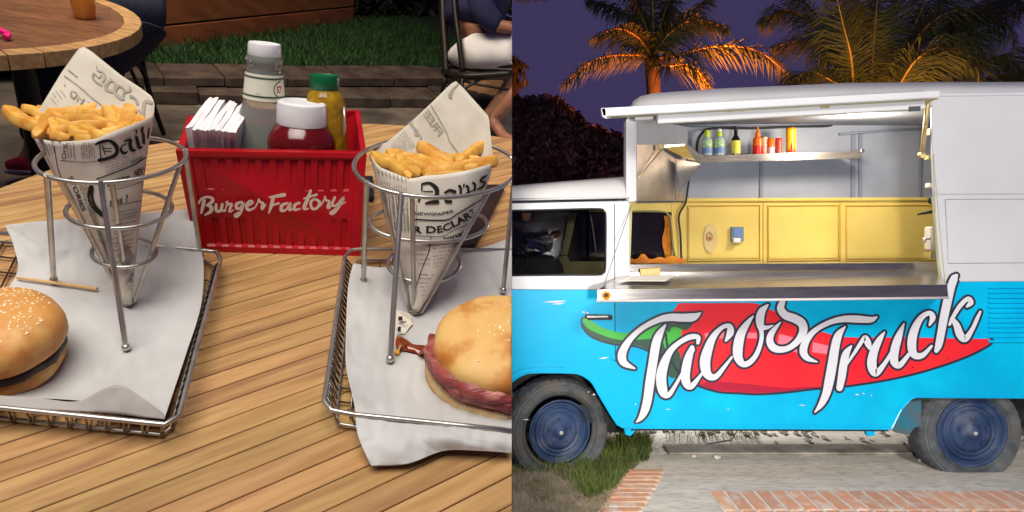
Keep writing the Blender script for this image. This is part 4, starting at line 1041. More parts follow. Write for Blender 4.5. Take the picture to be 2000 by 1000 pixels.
def blades(name, base_f, n, hmin, hmax, wd, m, nrm, lean, label, cat):
    mb = MB()
    for i in range(n):
        p = base_f(); 
        if p is None: continue
        h_ = rng.uniform(hmin, hmax); a = rng.uniform(0, 6.283); s = Vector((math.cos(a), math.sin(a) * .6, 0)) * wd; l = Vector((rng.normal(0, lean), rng.normal(0, lean), rng.normal(0, lean * .3))) * h_
        mid = p + nrm * h_ * .55 + l * .4; tip_ = p + nrm * h_ + l
        o = len(mb.v); mb.v += [p - s, p + s, mid + s * .7, mid - s * .7, tip_]; mb.f += [(o, o + 1, o + 2, o + 3), (o + 3, o + 2, o + 4)]
    o = put(name, mb, m, None, fix=False)
    return tag(o, label, cat, kind='stuff')
blades('grass', lambda: lawnp(rng.uniform(0.0, 1.02), abs(rng.uniform(0, 1)) ** 1.5 * 4.2), 26000, .03, .075, .004, 'blade', NRM, .5, 'dark green clipped lawn beyond the restaurant terrace', 'lawn')
# brown board wall
wa, wb = tpt(255, 104, FL + .12), tpt(690, 44, FL + .12); wa.z = wb.z = 0
bw = thing('board_wall', 'low wall of brown horizontal boards beyond the dark lawn', 'wall', tw(wa.x, wa.y, LH))
wd_ = (wb - wa); ex = wa - wd_ * .25; 
for i in range(9):
    z0 = LH - .05 + i * .19
    p = [tw(ex.x, ex.y, z0), tw(wb.x, wb.y, z0), tw(wb.x, wb.y, z0 + .178), tw(ex.x, ex.y, z0 + .178)]
    put('board', MB().prism(p, (RT @ Vector((0, 1, 0))) * (.03 + .0015 * (i % 2))), 'board', bw, bevel=.004, bseg=1)
# dark hedge: leaves massed behind
def leafmass(fn, n, size, m, rs):
    mb = MB(); r = random.Random(rs)
    for i in range(n):
        p = fn(r)
        if p is None: continue
        q = Matrix.Rotation(r.uniform(0, 6.3), 3, 'Z') @ Matrix.Rotation(r.uniform(-1.2, 1.2), 3, 'X') @ Matrix.Rotation(r.uniform(0, 6.3), 3, 'Y'); s = size * r.uniform(.6, 1.4)
        a, b = q @ Vector((s, 0, 0)), q @ Vector((0, s * .42, 0)); o = len(mb.v); mb.v += [p - a, p + b, p + a, p - b]; mb.f.append((o, o + 1, o + 2, o + 3))
    return mb
def hedge_pt(u0, u1, t0, depth, hgt):
    def f(r):
        s = r.random(); u = lerp(u0, u1, s); p = tpt(u, t0(u), FL + .12); h_ = r.random() ** .7 * hgt * (.85 + .15 * math.sin(u * .09) + .1 * math.sin(u * .021)); dd = r.random() * depth
        return tw(p.x + dd * .3, p.y + dd, LH + h_)
    return f
hb = lambda u: interp([(120, 60), (680, 44), (870, 30), (1010, 30)], u)
tag(put('hedge', leafmass(hedge_pt(660, 1010, hb, .9, 1.2), 16000, .075, 'darkleaf', 3), 'darkleaf', None, fix=False), 'black green hedge at the top of the lawn above the board wall end', 'hedge')
pa, pb = flt(-60, 40), flt(1010, 20); pa.z = pb.z = 0
q = [pa + Vector((0, 1.3, 0)), pb + Vector((0, 1.3, 0))]
struct('dark_bank', MB().grid([[tw(lerp(q[0].x - 2, q[1].x + 3, i / 16), lerp(q[0].y, q[1].y, i / 16), LH - .2 + h_ * (1 + .1 * math.sin(i * 2.1))) for i in range(17)] for h_ in (0, .8, 1.6, 2.6)]), 'darkleaf')

# ---- second table with beer
C2 = (-0.92, 2.12); R2 = .5
t2 = thing('round_table', 'round wooden table with a pale edge in the upper left, a beer glass on it', 'table', tw(C2[0], C2[1], FL))
for i in range(-6, 6):       # boards of the far top
    x0, x1 = C2[1] + i * .085 + .001, C2[1] + (i + 1) * .085 - .001
    def half(y): q_ = (R2 - .05) ** 2 - (y - C2[1]) ** 2; return math.sqrt(q_) if q_ > 0 else 0
    if half(x0) == 0 and half(x1) == 0: continue
    pts = [(C2[0] - half(y), y) for y in (x0, (x0 + x1) / 2, x1)] + [(C2[0] + half(y), y) for y in (x1, (x0 + x1) / 2, x0)]
    put('slat', MB().prism([tw(x, y, -.001) for x, y in pts], -NRM * .02), 'slat2', t2)
rim = []
N = 40
for i in range(N):
    a = 2 * math.pi * i / N; g_ = .0015 / R2; A, B = a + g_, a + 2 * math.pi / N - g_
    def q_(r, an, z): return tw(C2[0] + r * math.cos(an), C2[1] + r * math.sin(an), z)
    put('edge_block', MB().hexa([q_(R2 - .048, A, .002), q_(R2, A, .002), q_(R2, B, .002), q_(R2 - .048, B, .002)], [q_(R2 - .048, A, -.038), q_(R2, A, -.038), q_(R2, B, -.038), q_(R2 - .048, B, -.038)]), 'rimwood', t2, bevel=.0015, bseg=1)
pc = flt(96, 400); pc.z = 0
put('pedestal', MB().tube([tw(pc.x, pc.y, -.04), tw(pc.x, pc.y, FL + .03)], .035, 14), 'iron', t2, smooth=True)
for an in (20, 110, 200, 290):
    e = (pc.x + .3 * math.cos(R(an)), pc.y + .3 * math.sin(R(an)))
    put('foot', MB().tube(catmull([tw(pc.x, pc.y, FL + .08), tw(lerp(pc.x, e[0], .5), lerp(pc.y, e[1], .5), FL + .05), tw(e[0], e[1], FL + .015)], 8), .014, 8), 'iron', t2, smooth=True)
gb = tpl(166, 34, 0); bg = thing('beer_glass', 'tall glass of amber beer with foam standing on the far round table', 'beer glass', gb)
put('beer', MB().lathe([(.0, .026), (.003, .029), (.078, .037)], gb, NRM, 24), 'beer', bg, smooth=True)
put('foam', MB().lathe([(.078, .0365), (.098, .039), (.10, .034)], gb, NRM, 24), 'foam', bg, smooth=True)
pk = tpl(2, 76, 0); tag(put('hair_clip', MB().tube(catmull([pk - Vector((.03, 0, 0)), pk + Vector((-.01, 0, .022)), pk + Vector((.018, 0, .012)), pk + Vector((.02, -.01, .0))], 12), .008, 8), 'pink', None, smooth=True), 'bright pink plastic thing at the near edge of the far round table', 'pink object')
# seated guest under the far table
def limb(mb, pts, rads, seg=14, n=16):
    c = catmull(pts, n); r = [interp([(i / (len(rads) - 1), q) for i, q in enumerate(rads)], k / n) for k in range(n + 1)]
    mb.tube(c, r, seg)
def human(label, parts, base):
    """one joined skin body built from chains with the skin modifier; clothing follows the same chains"""
    t = thing('person', label, 'person', base)
    return t
def skinbody(name, chains, m, parent, sub=1):
    bm = bmesh.new(); lay = bm.verts.layers.skin.verify(); cache = {}
    for ch in chains:
        prev = None
        for p, r in ch:
            key = tuple(round(c, 4) for c in p)
            if key not in cache:
                v = bm.verts.new(p); v[lay].radius = (r, r); cache[key] = v
                if len(cache) == 1: v[lay].use_root = True
            v = cache[key]
            if prev and not bm.edges.get((prev, v)): bm.edges.new((prev, v))
            prev = v
    me = bpy.data.meshes.new(name); bm.to_mesh(me); bm.free(); o = bpy.data.objects.new(name, me); col.objects.link(o)
    o.modifiers.new('skin', 'SKIN').use_smooth_shade = True; s = o.modifiers.new('sub', 'SUBSURF'); s.levels = s.render_levels = sub + 1
    bpy.context.view_layer.update(); dg = bpy.context.evaluated_depsgraph_get(); e = o.evaluated_get(dg).to_mesh()
    mb = MB(); mb.v = [v.co.copy() for v in e.vertices]; mb.f = [tuple(p.vertices) for p in e.polygons]
    o.evaluated_get(dg).to_mesh_clear(); bpy.data.objects.remove(o)
    return put(name, mb, m, parent, smooth='all')
y = 2.35
p1 = thing('person', 'guest in dark jeans and a red shoe, legs showing under the far round table', 'person', P(40, 338, 2.5))
hip = P(262, 88, y); hip2 = P(246, 60, y + .25); k1 = P(92, 118, y - .12); k2 = P(120, 110, y + .15); an1 = P(70, 300, y + .06); an2 = P(150, 250, y + .5)
skinbody('body', [[(hip, .1), (P(250, 20, y + .1), .13), (P(240, -60, y + .1), .15), (P(236, -130, y + .1), .14), (P(232, -170, y + .1), .06), (P(228, -200, y + .08), .09), (P(226, -230, y + .08), .06)], [(hip, .1), (P(170, 104, y - .05), .085), (k1, .066), (P(78, 200, y), .055), (an1, .04), (P(40, 326, y + .02), .035)],
    [(hip, .1), (P(180, 95, y + .2), .08), (k2, .062), (P(138, 180, y + .3), .052), (an2, .038)]], 'skin', p1)
skinbody('jeans', [[(hip, .125), (P(258, 60, y), .13)], [(hip, .125), (P(170, 104, y - .05), .1), (k1, .08), (P(78, 200, y), .068), (P(71, 285, y + .06), .056)], [(hip, .125), (P(180, 95, y + .2), .095), (k2, .078), (P(138, 180, y + .3), .066), (P(149, 240, y + .48), .055)]], 'jeans', p1)
skinbody('shirt', [[(P(258, 56, y), .13), (P(250, 20, y + .1), .15), (P(240, -60, y + .1), .165), (P(236, -130, y + .1), .15)]], 'jeans', p1)
sb = P(42, 333, y + .03)
put('shoe', MB().blob(P(44, 324, y + .03), .055, .05, .034, 18, 10, rough=.1), 'shoe', p1, smooth='all')
put('shoe_sole', MB().blob(P(42, 337, y + .03), .056, .052, .011, 18, 8), 'rubber_white', p1, smooth='all')
# iron chairs
def rod(parent, pts, r, n=12, name='rod'): return put(name, MB().tube(catmull(pts, n), r, 8), 'iron', parent, smooth='all')
ch = thing('iron_chair', 'black iron chair behind the far round table, its leg beside the left paper cone', 'chair', P(320, 262, 2.9))
rod(ch, [P(262, 0, 2.6), P(268, 45, 2.6), P(280, 130, 2.65), P(298, 200, 2.75), P(320, 262, 2.9)], .011, name='leg')
rod(ch, [P(238, 160, 2.5), P(240, 136, 2.5), P(256, 126, 2.55), P(272, 128, 2.6), P(284, 150, 2.65)], .010, name='seat_frame')
rod(ch, [P(252, 128, 2.55), P(262, 150, 2.6), P(280, 190, 2.75)], .008, name='brace')
rod(ch, [P(205, 150, 2.5), P(212, 200, 2.55), P(218, 240, 2.6)], .009, name='leg')
put('seat', MB().prism([P(210, 118, 2.5), P(262, 122, 2.6), P(270, 112, 2.75), P(214, 108, 2.7)], NRM * .03), 'iron', ch, bevel=.006)
ch2 = thing('iron_chair', 'black iron chair at the top edge against the brown board wall', 'chair', P(295, 40, 3.4))
rod(ch2, [P(250, -30, 3.2), P(262, 2, 3.2), P(282, 18, 3.2), P(294, 38, 3.25)], .013, name='leg')
rod(ch2, [P(285, -40, 3.2), P(287, 0, 3.2), P(290, 30, 3.25)], .012, name='leg')
rod(ch2, [P(180, 4, 3.1), P(230, 4, 3.1), P(286, 2, 3.2)], .014, name='seat_frame')
rod(ch2, [P(120, -2, 3.1), P(180, 4, 3.1)], .02, name='rail')
yc = 3.75
ch3 = thing('iron_chair', 'black iron chair with crossed braces under the guest in white shorts', 'chair', P(862, 215, 4.0))
rod(ch3, [P(864, -40, yc), P(866, 40, yc), P(870, 100, yc), P(872, 146, yc)], .024, name='back_post')
rod(ch3, [P(884, -40, yc - .22), P(890, 30, yc - .22), P(898, 90, yc - .22), P(904, 140, yc - .2)], .017, name='back_post')
rod(ch3, [P(866, 138, yc), P(900, 148, yc - .2), P(960, 146, yc - .22), P(1010, 142, yc - .22)], .018, name='seat_frame')
rod(ch3, [P(872, 128, yc), P(940, 136, yc - .1), P(1010, 134, yc - .1)], .016, name='seat_frame')
rod(ch3, [P(873, 146, yc), P(866, 168, yc), P(860, 206, yc + .15)], .012, name='leg')
rod(ch3, [P(904, 146, yc - .2), P(900, 190, yc - .2), P(896, 250, yc - .1)], .012, name='leg')
rod(ch3, [P(876, 150, yc), P(930, 164, yc - .1), P(1010, 178, yc - .1)], .008, name='brace')
rod(ch3, [P(900, 178, yc - .2), P(940, 154, yc - .2), P(985, 140, yc - .2)], .009, name='brace')
rod(ch3, [P(868, 165, yc), P(886, 170, yc), P(904, 176, yc)], .007, name='brace')
put('seat', MB().prism([P(868, 130, yc + .02), P(1010, 134, yc - .2), P(1010, 126, yc + .2), P(872, 122, yc + .25)], NRM * .02), 'iron', ch3, bevel=.005)
yp = 3.72
p2 = thing('person', 'seated guest in a navy shirt and white shorts with crossed bare legs', 'person', P(975, 262, 3.9))
hipc = P(918, 98, yp)
skinbody('body', [[(hipc, .14), (P(922, 50, yp), .14), (P(935, -20, yp), .15), (P(950, -110, yp), .16), (P(958, -190, yp), .15), (P(966, -225, yp), .06), (P(972, -262, yp), .1), (P(974, -300, yp), .08)],
    [(hipc, .14), (P(985, 102, yp - .1), .1), (P(1080, 104, yp - .12), .08), (P(1010, 180, yp - .12), .052), (P(962, 236, yp - .05), .038), (P(984, 268, yp - .12), .034), (P(1010, 276, yp - .2), .022)],
    [(hipc, .14), (P(990, 100, yp + .15), .095), (P(1075, 100, yp + .15), .075), (P(985, 190, yp + .1), .055), (P(935, 250, yp + .12), .04), (P(950, 262, yp + .0), .03)],
    [(P(958, -190, yp), .15), (P(945, -150, yp - .2), .06), (P(935, 10, yp - .27), .05), (P(966, 50, yp - .24), .040), (P(1030, 58, yp - .24), .034)]], 'skin', p2)
skinbody('shorts', [[(P(908, 86, yp), .165), (P(912, 100, yp), .155), (P(955, 99, yp - .04), .15), (P(1000, 96, yp - .10), .14), (P(1070, 98, yp - .12), .13)], [(P(955, 99, yp - .04), .15), (P(1004, 98, yp + .14), .12), (P(1070, 98, yp + .15), .115)]], 'shorts', p2)
skinbody('shirt', [[(P(918, 62, yp - .02), .19), (P(926, 30, yp), .20), (P(940, -20, yp), .21), (P(955, -110, yp), .22), (P(960, -185, yp), .19)], [(P(960, -185, yp), .19), (P(945, -150, yp - .2), .095), (P(935, 10, yp - .27), .085), (P(962, 44, yp - .24), .07), (P(978, 50, yp - .23), .06)]], 'navy', p2)
tag(put('wood_crate', MB().hexa([P(905, 158, 4.5), P(985, 156, 4.5), P(968, 188, 4.45), P(908, 188, 4.45)], [P(905, 158, 4.8), P(985, 156, 4.8), P(968, 188, 4.8), P(908, 188, 4.8)]), 'crate', None, bevel=.01), 'pale wooden block seen between the chair rods under the guest in white shorts', 'wooden block')

SIDE = 0

# ================================================================== RIGHT: taco truck at dusk
SIDE = 1
# ---- ground
def G(u, v, h=0.0):
    r = ray(u, v); t = (h - EYE) / r.z
    return Vector((0, 0, EYE)) + r * t
yb = G(1500, 962).y
G0 = None
struct('pavement', MB().grid([[Vector((lerp(0, 9, i / 12), y, 0)) for i in range(13)] for y in (.6, 1.5, 2.5, 3.2, 4, 5, 7, 12, 30, 80, 200)]), 'pave')
struct('pavement_mortar', MB().grid([[Vector((x, y, .004)) for x in (G(1383, 962).x, 6)] for y in (2.9, yb + .01)]), 'mortar')
d1 = [G(1163, 1003), G(1256, 1003), G(1292, 918), G(1236, 918)]
struct('brick_band_bed', MB().poly([p + Vector((0, 0, .004)) for p in d1]), 'mortar')
pv = bpy.data.objects['pavement']
def brick(c, sx, sy, ang, parent):
    me = brick.me.get((round(sx, 3), round(sy, 3)))
    if not me:
        o = put('brick', MB().box((0, 0, .006), sx, sy, .022), 'brick', None, bevel=.003, bseg=1); me = o.data; me.transform(Matrix.Translation(o.location)); bpy.data.objects.remove(o)
        brick.me[(round(sx, 3), round(sy, 3))] = me
    o = bpy.data.objects.new('brick', me); col.objects.link(o); o.parent = parent; o.location = Vector(c) - parent.location; o.rotation_euler = (random.uniform(-.01, .01), random.uniform(-.01, .01), ang); return o
brick.me = {}
SIDE = 0
bp_ = (G(1414, 962).x - G(1384, 962).x)
x = G(1384, 962).x + bp_ / 2; k = 0
while x < 4.2:
    brick((x, yb - .125 + random.uniform(-.006, .006), -.008 + random.uniform(-.001, .002)), bp_ * .80, .25, random.uniform(-.03, .03), pv)
    if x < 5: brick((x + .01, yb - .386 + random.uniform(-.004, .004), -.008), bp_ * .80, .25, random.uniform(-.03, .03), pv)
    x += bp_
dirv = (d1[3] - d1[0]); n_ = 10
for i in range(n_):
    s = (i + .5) / n_; a = d1[0].lerp(d1[3], s); b = d1[1].lerp(d1[2], s); c = a.lerp(b, .5)
    brick((c.x + random.uniform(-.004, .004), c.y, -.007), .235, .036 if False else round((d1[3].y - d1[0].y) / n_ * .84, 3), random.uniform(-.03, .03), pv)
SIDE = 1
kb_ = put('kerb', MB().box((2.3, 4.42, .008), 2.4, .20, .022), 'kerbR', None, bevel=.012); kb_['kind'] = 'structure'
struct('rubble_bed', MB().poly([G(u, v, .005) for u, v in [(1240, 838), (1440, 838), (1428, 858), (1380, 866), (1330, 884), (1268, 890), (1240, 868)]]), 'rubble')
rr = random.Random(8)
mb = MB()
for i in range(150):
    s = rr.uniform(.008, .03); p = Vector((rr.uniform(.75, 2.4), rr.uniform(4.75, 5.1), s * .4)) if i < 110 else Vector((rr.uniform(.8, 4), rr.uniform(4.2, 4.9), s * .3 + (.06 if False else 0)))
    mb.blob(p, s, s * .8, s * .55, 7, 4, rough=.5, seed=i)
tag(put('loose_rubble', mb, 'rubble', None, fix=False), 'pale broken rubble and pebbles under the truck behind the front wheel', 'rubble', kind='stuff')
q = [(990, 1010), (1158, 1010), (1200, 962), (1238, 915), (1275, 878), (1262, 852), (1180, 846), (990, 846)]
struct('dirt_verge', MB().poly([G(u, v, .005) for u, v in q]), 'dirt')
def gp(u0, u1, v0, v1, f=None):
    def g_():
        for _ in range(20):
            u, v = rng.uniform(u0, u1), rng.uniform(v0, v1)
            if f is None or f(u, v): return G(u, v, .005)
        return None
    return g_
UPZ = Vector((0, 0, 1))
SIDEG = lambda u, v: v < interp([(1000, 925), (1080, 925), (1150, 975), (1200, 955), (1240, 905), (1270, 880)], u) and u < interp([(850, 1268), (880, 1272), (915, 1238), (960, 1200), (1000, 1158)], v)
def dens(u, v):
    a = 1.0 if u > 1110 else .55
    if 1000 < u < 1130 and v > 905: a = .28
    return SIDEG(u, v) and rng.random() < a
blades('grass', gp(1000, 1272, 862, 1000, dens), 6000, .03, .10, .0022, 'grassR', UPZ, .45, 'tufty green grass growing round the front wheel of the truck', 'grass')
blades('tall_grass', gp(1205, 1268, 862, 902), 700, .08, .20, .0028, 'grassR', UPZ, .35, 'tall green tuft beside the front wheel reaching up to the truck sill', 'grass tuft')
blades('dry_grass', gp(1000, 1190, 900, 1005), 2600, .01, .035, .0016, 'dirt', UPZ, .8, 'short straw coloured grass on the dirt in the lower left of the truck picture', 'dry grass')
blades('weeds', gp(1300, 1480, 846, 860), 260, .02, .06, .002, 'grassR', UPZ, .6, 'small weeds in the shade under the truck sill', 'weeds')

# ---- truck
van = thing('food_truck', 'turquoise and white camper van turned taco truck with its serving hatch open', 'food truck', (2.4, 4.8, 0))
def pan(name, pts, m, d=0.0, th=.02, parent=None, bevel=0.0, **k):
    return put(name, MB().prism([W(u, v, d) for u, v in pts], Vector((0, th, 0))), m, parent or van, bevel=bevel, **k)
body = [(985, 566), (1229, 567), (1400, 563), (1838, 551), (2300, 548), (2300, 826), (2062, 826), (2036, 778), (1788, 776), (1778, 780), (1760, 800), (1741, 838), (1735, 840), (1226, 838), (1214, 836), (1207, 831), (1196, 815), (1184, 795), (1168, 768), (1158, 750), (1148, 740), (1129, 730), (1100, 728), (1040, 728), (1020, 733), (1006, 741), (985, 760)]
pan('lower_body', body, 'cyan', bevel=.004)
pan('sill_bead', [(1240, 828), (1736, 831), (1736, 834), (1240, 832)], 'cyan', -.006, .006)
pan('sill_gap', [(1232, 838.4), (1736, 840.4), (1736, 842.5), (1232, 841)], 'gasket', .001, .02)
pan('jack_point', [(1219, 836), (1246, 836), (1240, 843), (1232, 852), (1222, 850)], 'cyan', .004, .04, bevel=.004)
pan('jack_point', [(1690, 840), (1712, 840), (1708, 852), (1696, 853)], 'cyan', .004, .04, bevel=.004)
arch = [(985, 760), (1006, 741), (1020, 733), (1040, 728), (1100, 728), (1129, 730), (1148, 740), (1158, 750), (1168, 768), (1184, 795), (1196, 815), (1207, 831)]
c = catmull([W(u, v, -.004) for u, v in arch], 40); put('arch_lip', MB().tube(c, .006, 6), 'cyan', van, smooth='all')
c = catmull([W(u, v, -.001) for u, v in [(985, 742), (1010, 724), (1040, 717), (1070, 716), (1100, 717)]], 20); put('arch_crease', MB().tube(c, .0035, 6), 'cyan', van, smooth='all')
arch = [(1741, 838), (1760, 800), (1778, 780), (1788, 775.5), (2036, 777), (2062, 826)]
put('arch_lip', MB().tube([W(u, v, -.003) for u, v in arch], .006, 6), 'cyan', van)
cab = [(985, 398), (1229, 392), (1229, 566.2), (985, 565), (985, 537), (1168, 537), (1178, 533), (1183, 524), (1184, 422), (1180, 411), (1170, 407), (985, 411)]
pan('cab_side', cab, 'white', bevel=.003)
put('window_seal', MB().tube(catmull([W(u, v, -.002) for u, v in [(985, 412), (1100, 409), (1168, 408), (1180, 413), (1183, 424), (1183, 480), (1182, 524), (1178, 533), (1166, 536.5), (1100, 537), (985, 538)]], 60), .0065, 7), 'gasket', van, smooth='all')
# cab roof and gutter
rows = []
for u in [985, 1040, 1100, 1160, 1232]:
    e = interp([(985, 388), (1232, 384)], u); t_ = interp([(985, 364), (1100, 354), (1232, 344)], u)
    rows.append([W(u, e, 0), W(u, lerp(e, t_, .45), .03), W(u, lerp(e, t_, .85), .12), W(u, t_, .35), W(u, t_ + 4, .9), W(u, t_ + 26, 1.5)])
put('cab_roof', MB().grid(rows), 'white', van, smooth='all')
put('gutter', MB().tube([W(985, 391, -.012), W(1100, 388.5, -.012), W(1229, 386, -.012)], .011, 8, flat=.6), 'white', van, smooth='all')
pan('gutter_gap', [(985, 395), (1229, 391), (1229, 392.4), (985, 397)], 'seam', -.0005, .01)
# door seams, handle, lock
pan('door_seam', [(1199.4, 398), (1201, 398), (1201.5, 566), (1200, 566)], 'seam', -.001, .002)
pan('door_seam', [(1200, 590), (1201.6, 590), (1203, 706), (1201.4, 706)], 'cyanseam', -.001, .002)
hd = pan('door_handle', [(1142, 617), (1146, 614), (1194, 615), (1197, 619), (1196, 625), (1150, 625)], 'gasket', -.014, .014, bevel=.003)
pan('handle_grip', [(1146, 617), (1188, 617), (1188, 620), (1147, 620.5)], 'sheet', -.02, .006, parent=hd, bevel=.001)
put('door_lock', MB().lathe([(0, .014), (.006, .013), (.008, .009)], W(1198, 700, 0), (0, -1, 0), 18), 'cyan', van, smooth=True)
# cab interior seen through the side window
pan('cab_far_glass', [(985, 400), (1190, 398), (1190, 545), (985, 548)], 'darkglass', 1.5, .01)
pan('cab_far_pillar', [(1111, 417), (1127, 417), (1108, 499), (1096, 499)], 'khaki', 1.42, .05, bevel=.004)
pan('cab_far_sill', [(1090, 501), (1108, 500), (1113, 511), (1184, 511), (1184, 540), (1104, 540)], 'khaki', 1.38, .05, bevel=.004)
put('vent_frame', MB().tube([W(1152, 416, 1.36), W(1158, 450, 1.36), W(1163, 492, 1.36)], .008, 6), 'greyrib', van)
pan('seat_back', [(985, 500), (1030, 505), (1060, 498), (1088, 500), (1100, 520), (1104, 548), (985, 548)], 'gasket', .7, .2, bevel=.03)
put('steering_wheel', MB().tube([W(1000, 500, .45) + Vector((.11 * math.cos(a), .05 * math.sin(a), .10 * math.sin(a) - .02)) for a in [2 * math.pi * i / 28 for i in range(28)]], .009, 8, True), 'gasket', van, smooth='all')
pan('cab_ceiling', [(985, 380), (1220, 380), (1220, 386), (985, 386)], 'seam', .1, 1.2)
sb_ = put('foil_bag', MB().blob(W(1063, 472, .6), .10, .07, .055, 18, 12, rough=1.0), 'silverbag', None, smooth='all'); tag(sb_, 'crumpled silver foil bag behind the cab side window of the truck', 'foil bag')
tag(put('red_cloth', MB().blob(W(1085, 457, .66), .035, .03, .025, 12, 8, rough=1.0, seed=4), 'canred', None, smooth='all'), 'small red cloth above the foil bag inside the truck cab', 'cloth')
stk = pan('window_sticker', [(1019, 417), (1037, 417), (1037, 431), (1022, 431), (1019, 428)], 'amber', .03, .003)
m = mat('window_glass', (1, 1, 1, 1), None, rough=0.0, trans=1.0, ior=1.02, spec=.2)
M['pane'] = m
pan('window_pane', [(985, 411.5), (1170, 409), (1182, 420), (1181, 524), (1168, 536), (985, 537)], 'pane', .010, .003)
for pts in ([(1000, 486), (1030, 470), (1072, 430), (1090, 414)], [(1040, 530), (1075, 500)]):
    pass
# high roof
rows = []
for u in [1226, 1230, 1238, 1250, 1275, 1320, 1400, 1500, 1650, 1835, 2000, 2300]:
    e = interp([(1226, 232), (1240, 226), (1300, 216), (1835, 181), (2300, 176)], u); t_ = interp([(1226, 228), (1230, 208), (1238, 196), (1250, 188), (1275, 182), (1400, 173), (1650, 162), (1835, 160), (2300, 160)], u)
    rows.append([W(u, e, 0), W(u, lerp(e, t_, .35), .02), W(u, lerp(e, t_, .7), .09), W(u, t_ + .5, .25), W(u, t_, .55), W(u, t_ + 12, 1.1), W(u, t_ + 40, 1.5), W(u, t_ + 90, 1.62)])
put('high_roof', MB().grid(rows), 'white', van, smooth='all')
pan('front_pillar', [(1223, 233), (1243, 230), (1243, 393), (1231, 395), (1223, 391.5)], 'white', -.004, .09, bevel=.004)
pan('pillar_edge', [(1229, 397), (1235, 397), (1231, 520), (1229, 520)], 'khaki', .0, .05)
rp_ = [(1820, 181), (2300, 176), (2300, 547.6), (1838.5, 550.4), (1830, 470), (1825, 390), (1821, 300)]
pan('rear_side_panel', rp_, 'white', bevel=.004)
pan('drip_ledge', [(1824, 372), (2300, 370), (2300, 378), (1825, 380)], 'white', -.010, .012, bevel=.005)
pan('pressed_panel', [(1846, 389), (2300, 387), (2300, 512), (1852, 515)], 'white', -.0055, .008, bevel=.004)
pan('upper_edge_bead', [(1835, 184), (2300, 179), (2300, 183), (1835, 188)], 'white', -.006, .008, bevel=.002)
pan('rear_end', [(2300, 170), (2310, 172), (2310, 826), (2300, 826)], 'white', 0, 1.6)
for u0, u1 in ((1840, 1842),):
    pan('panel_seam', [(1838.5, 385), (1840, 385), (1848, 520), (1846.6, 520)], 'seam', -.0008, .002) if False else None
# far side, floor
pan('far_side', [(1232, 240), (2240, 220), (2240, 700), (1000, 700), (1000, 392), (1232, 392)], 'white', 1.62, .02)
put('underbody', MB().box((2.55, 4.85, .345), 4.6, 1.4, .12), 'gasket', van)
pan('rear_bulk', [(1745, 800), (1790, 778), (1850, 778), (1850, 850), (1772, 852), (1752, 838)], 'rearmud' if 'rearmud' in M else 'kerbR', .16, .02)
M['mud'] = mat('dirty_turquoise_metal', rgb(36, 110, 134), rgb(92, 88, 82), 10, .8, bump=.3)
pan('inner_wing', [(1748, 822), (1768, 784), (1800, 780), (1800, 832), (1786, 836), (1776, 850), (1750, 845), (1741, 838.5)], 'mud', .05, .03, bevel=.003)
pan('wheel_well', [(1775, 760), (2040, 760), (2040, 835), (1775, 835)], 'gasket', .42, .02)
pan('wheel_well', [(985, 715), (1215, 715), (1225, 845), (985, 845)], 'gasket', .42, .02)
pan('splash_guard', [(1000, 770), (1040, 742), (1100, 735), (1080, 760), (1010, 812)], 'mud', .30, .02)
put('brake_pipe', MB().tube(catmull([W(1006, 772, .2), W(1030, 770, .22), W(1050, 772, .22), (W(1056, 766, .22))], 10), .004, 6), 'sheet', van)
for yy_, n in ((778, 1), (788, 1)):
    pan('rear_bumper_edge', [(1990, yy_ - 4), (2300, yy_ - 4), (2300, yy_ + 2), (1990, yy_ + 2)], 'mud', .3, .03)
pan('tail_red_edge', [(1980, 792), (2300, 792), (2300, 797), (1980, 797)], 'canred', .32, .03)
# louvres
for i in range(12):
    v0 = 557 + i * 9.6; u0 = 1929 + (i % 2) * 1.0
    pts = [W(u0, v0 + 1, -.001), W(2070, v0 + .5, -.001), W(2070, v0 + 5.5, -.013), W(u0 + 2, v0 + 6, -.013)]
    back = [W(u0, v0 + 1, .0), W(2070, v0 + .5, .0), W(2070, v0 + 7.5, .0), W(u0, v0 + 8, .0)]
    put('vent_louvre', MB().hexa(pts, back), 'cyan', van)
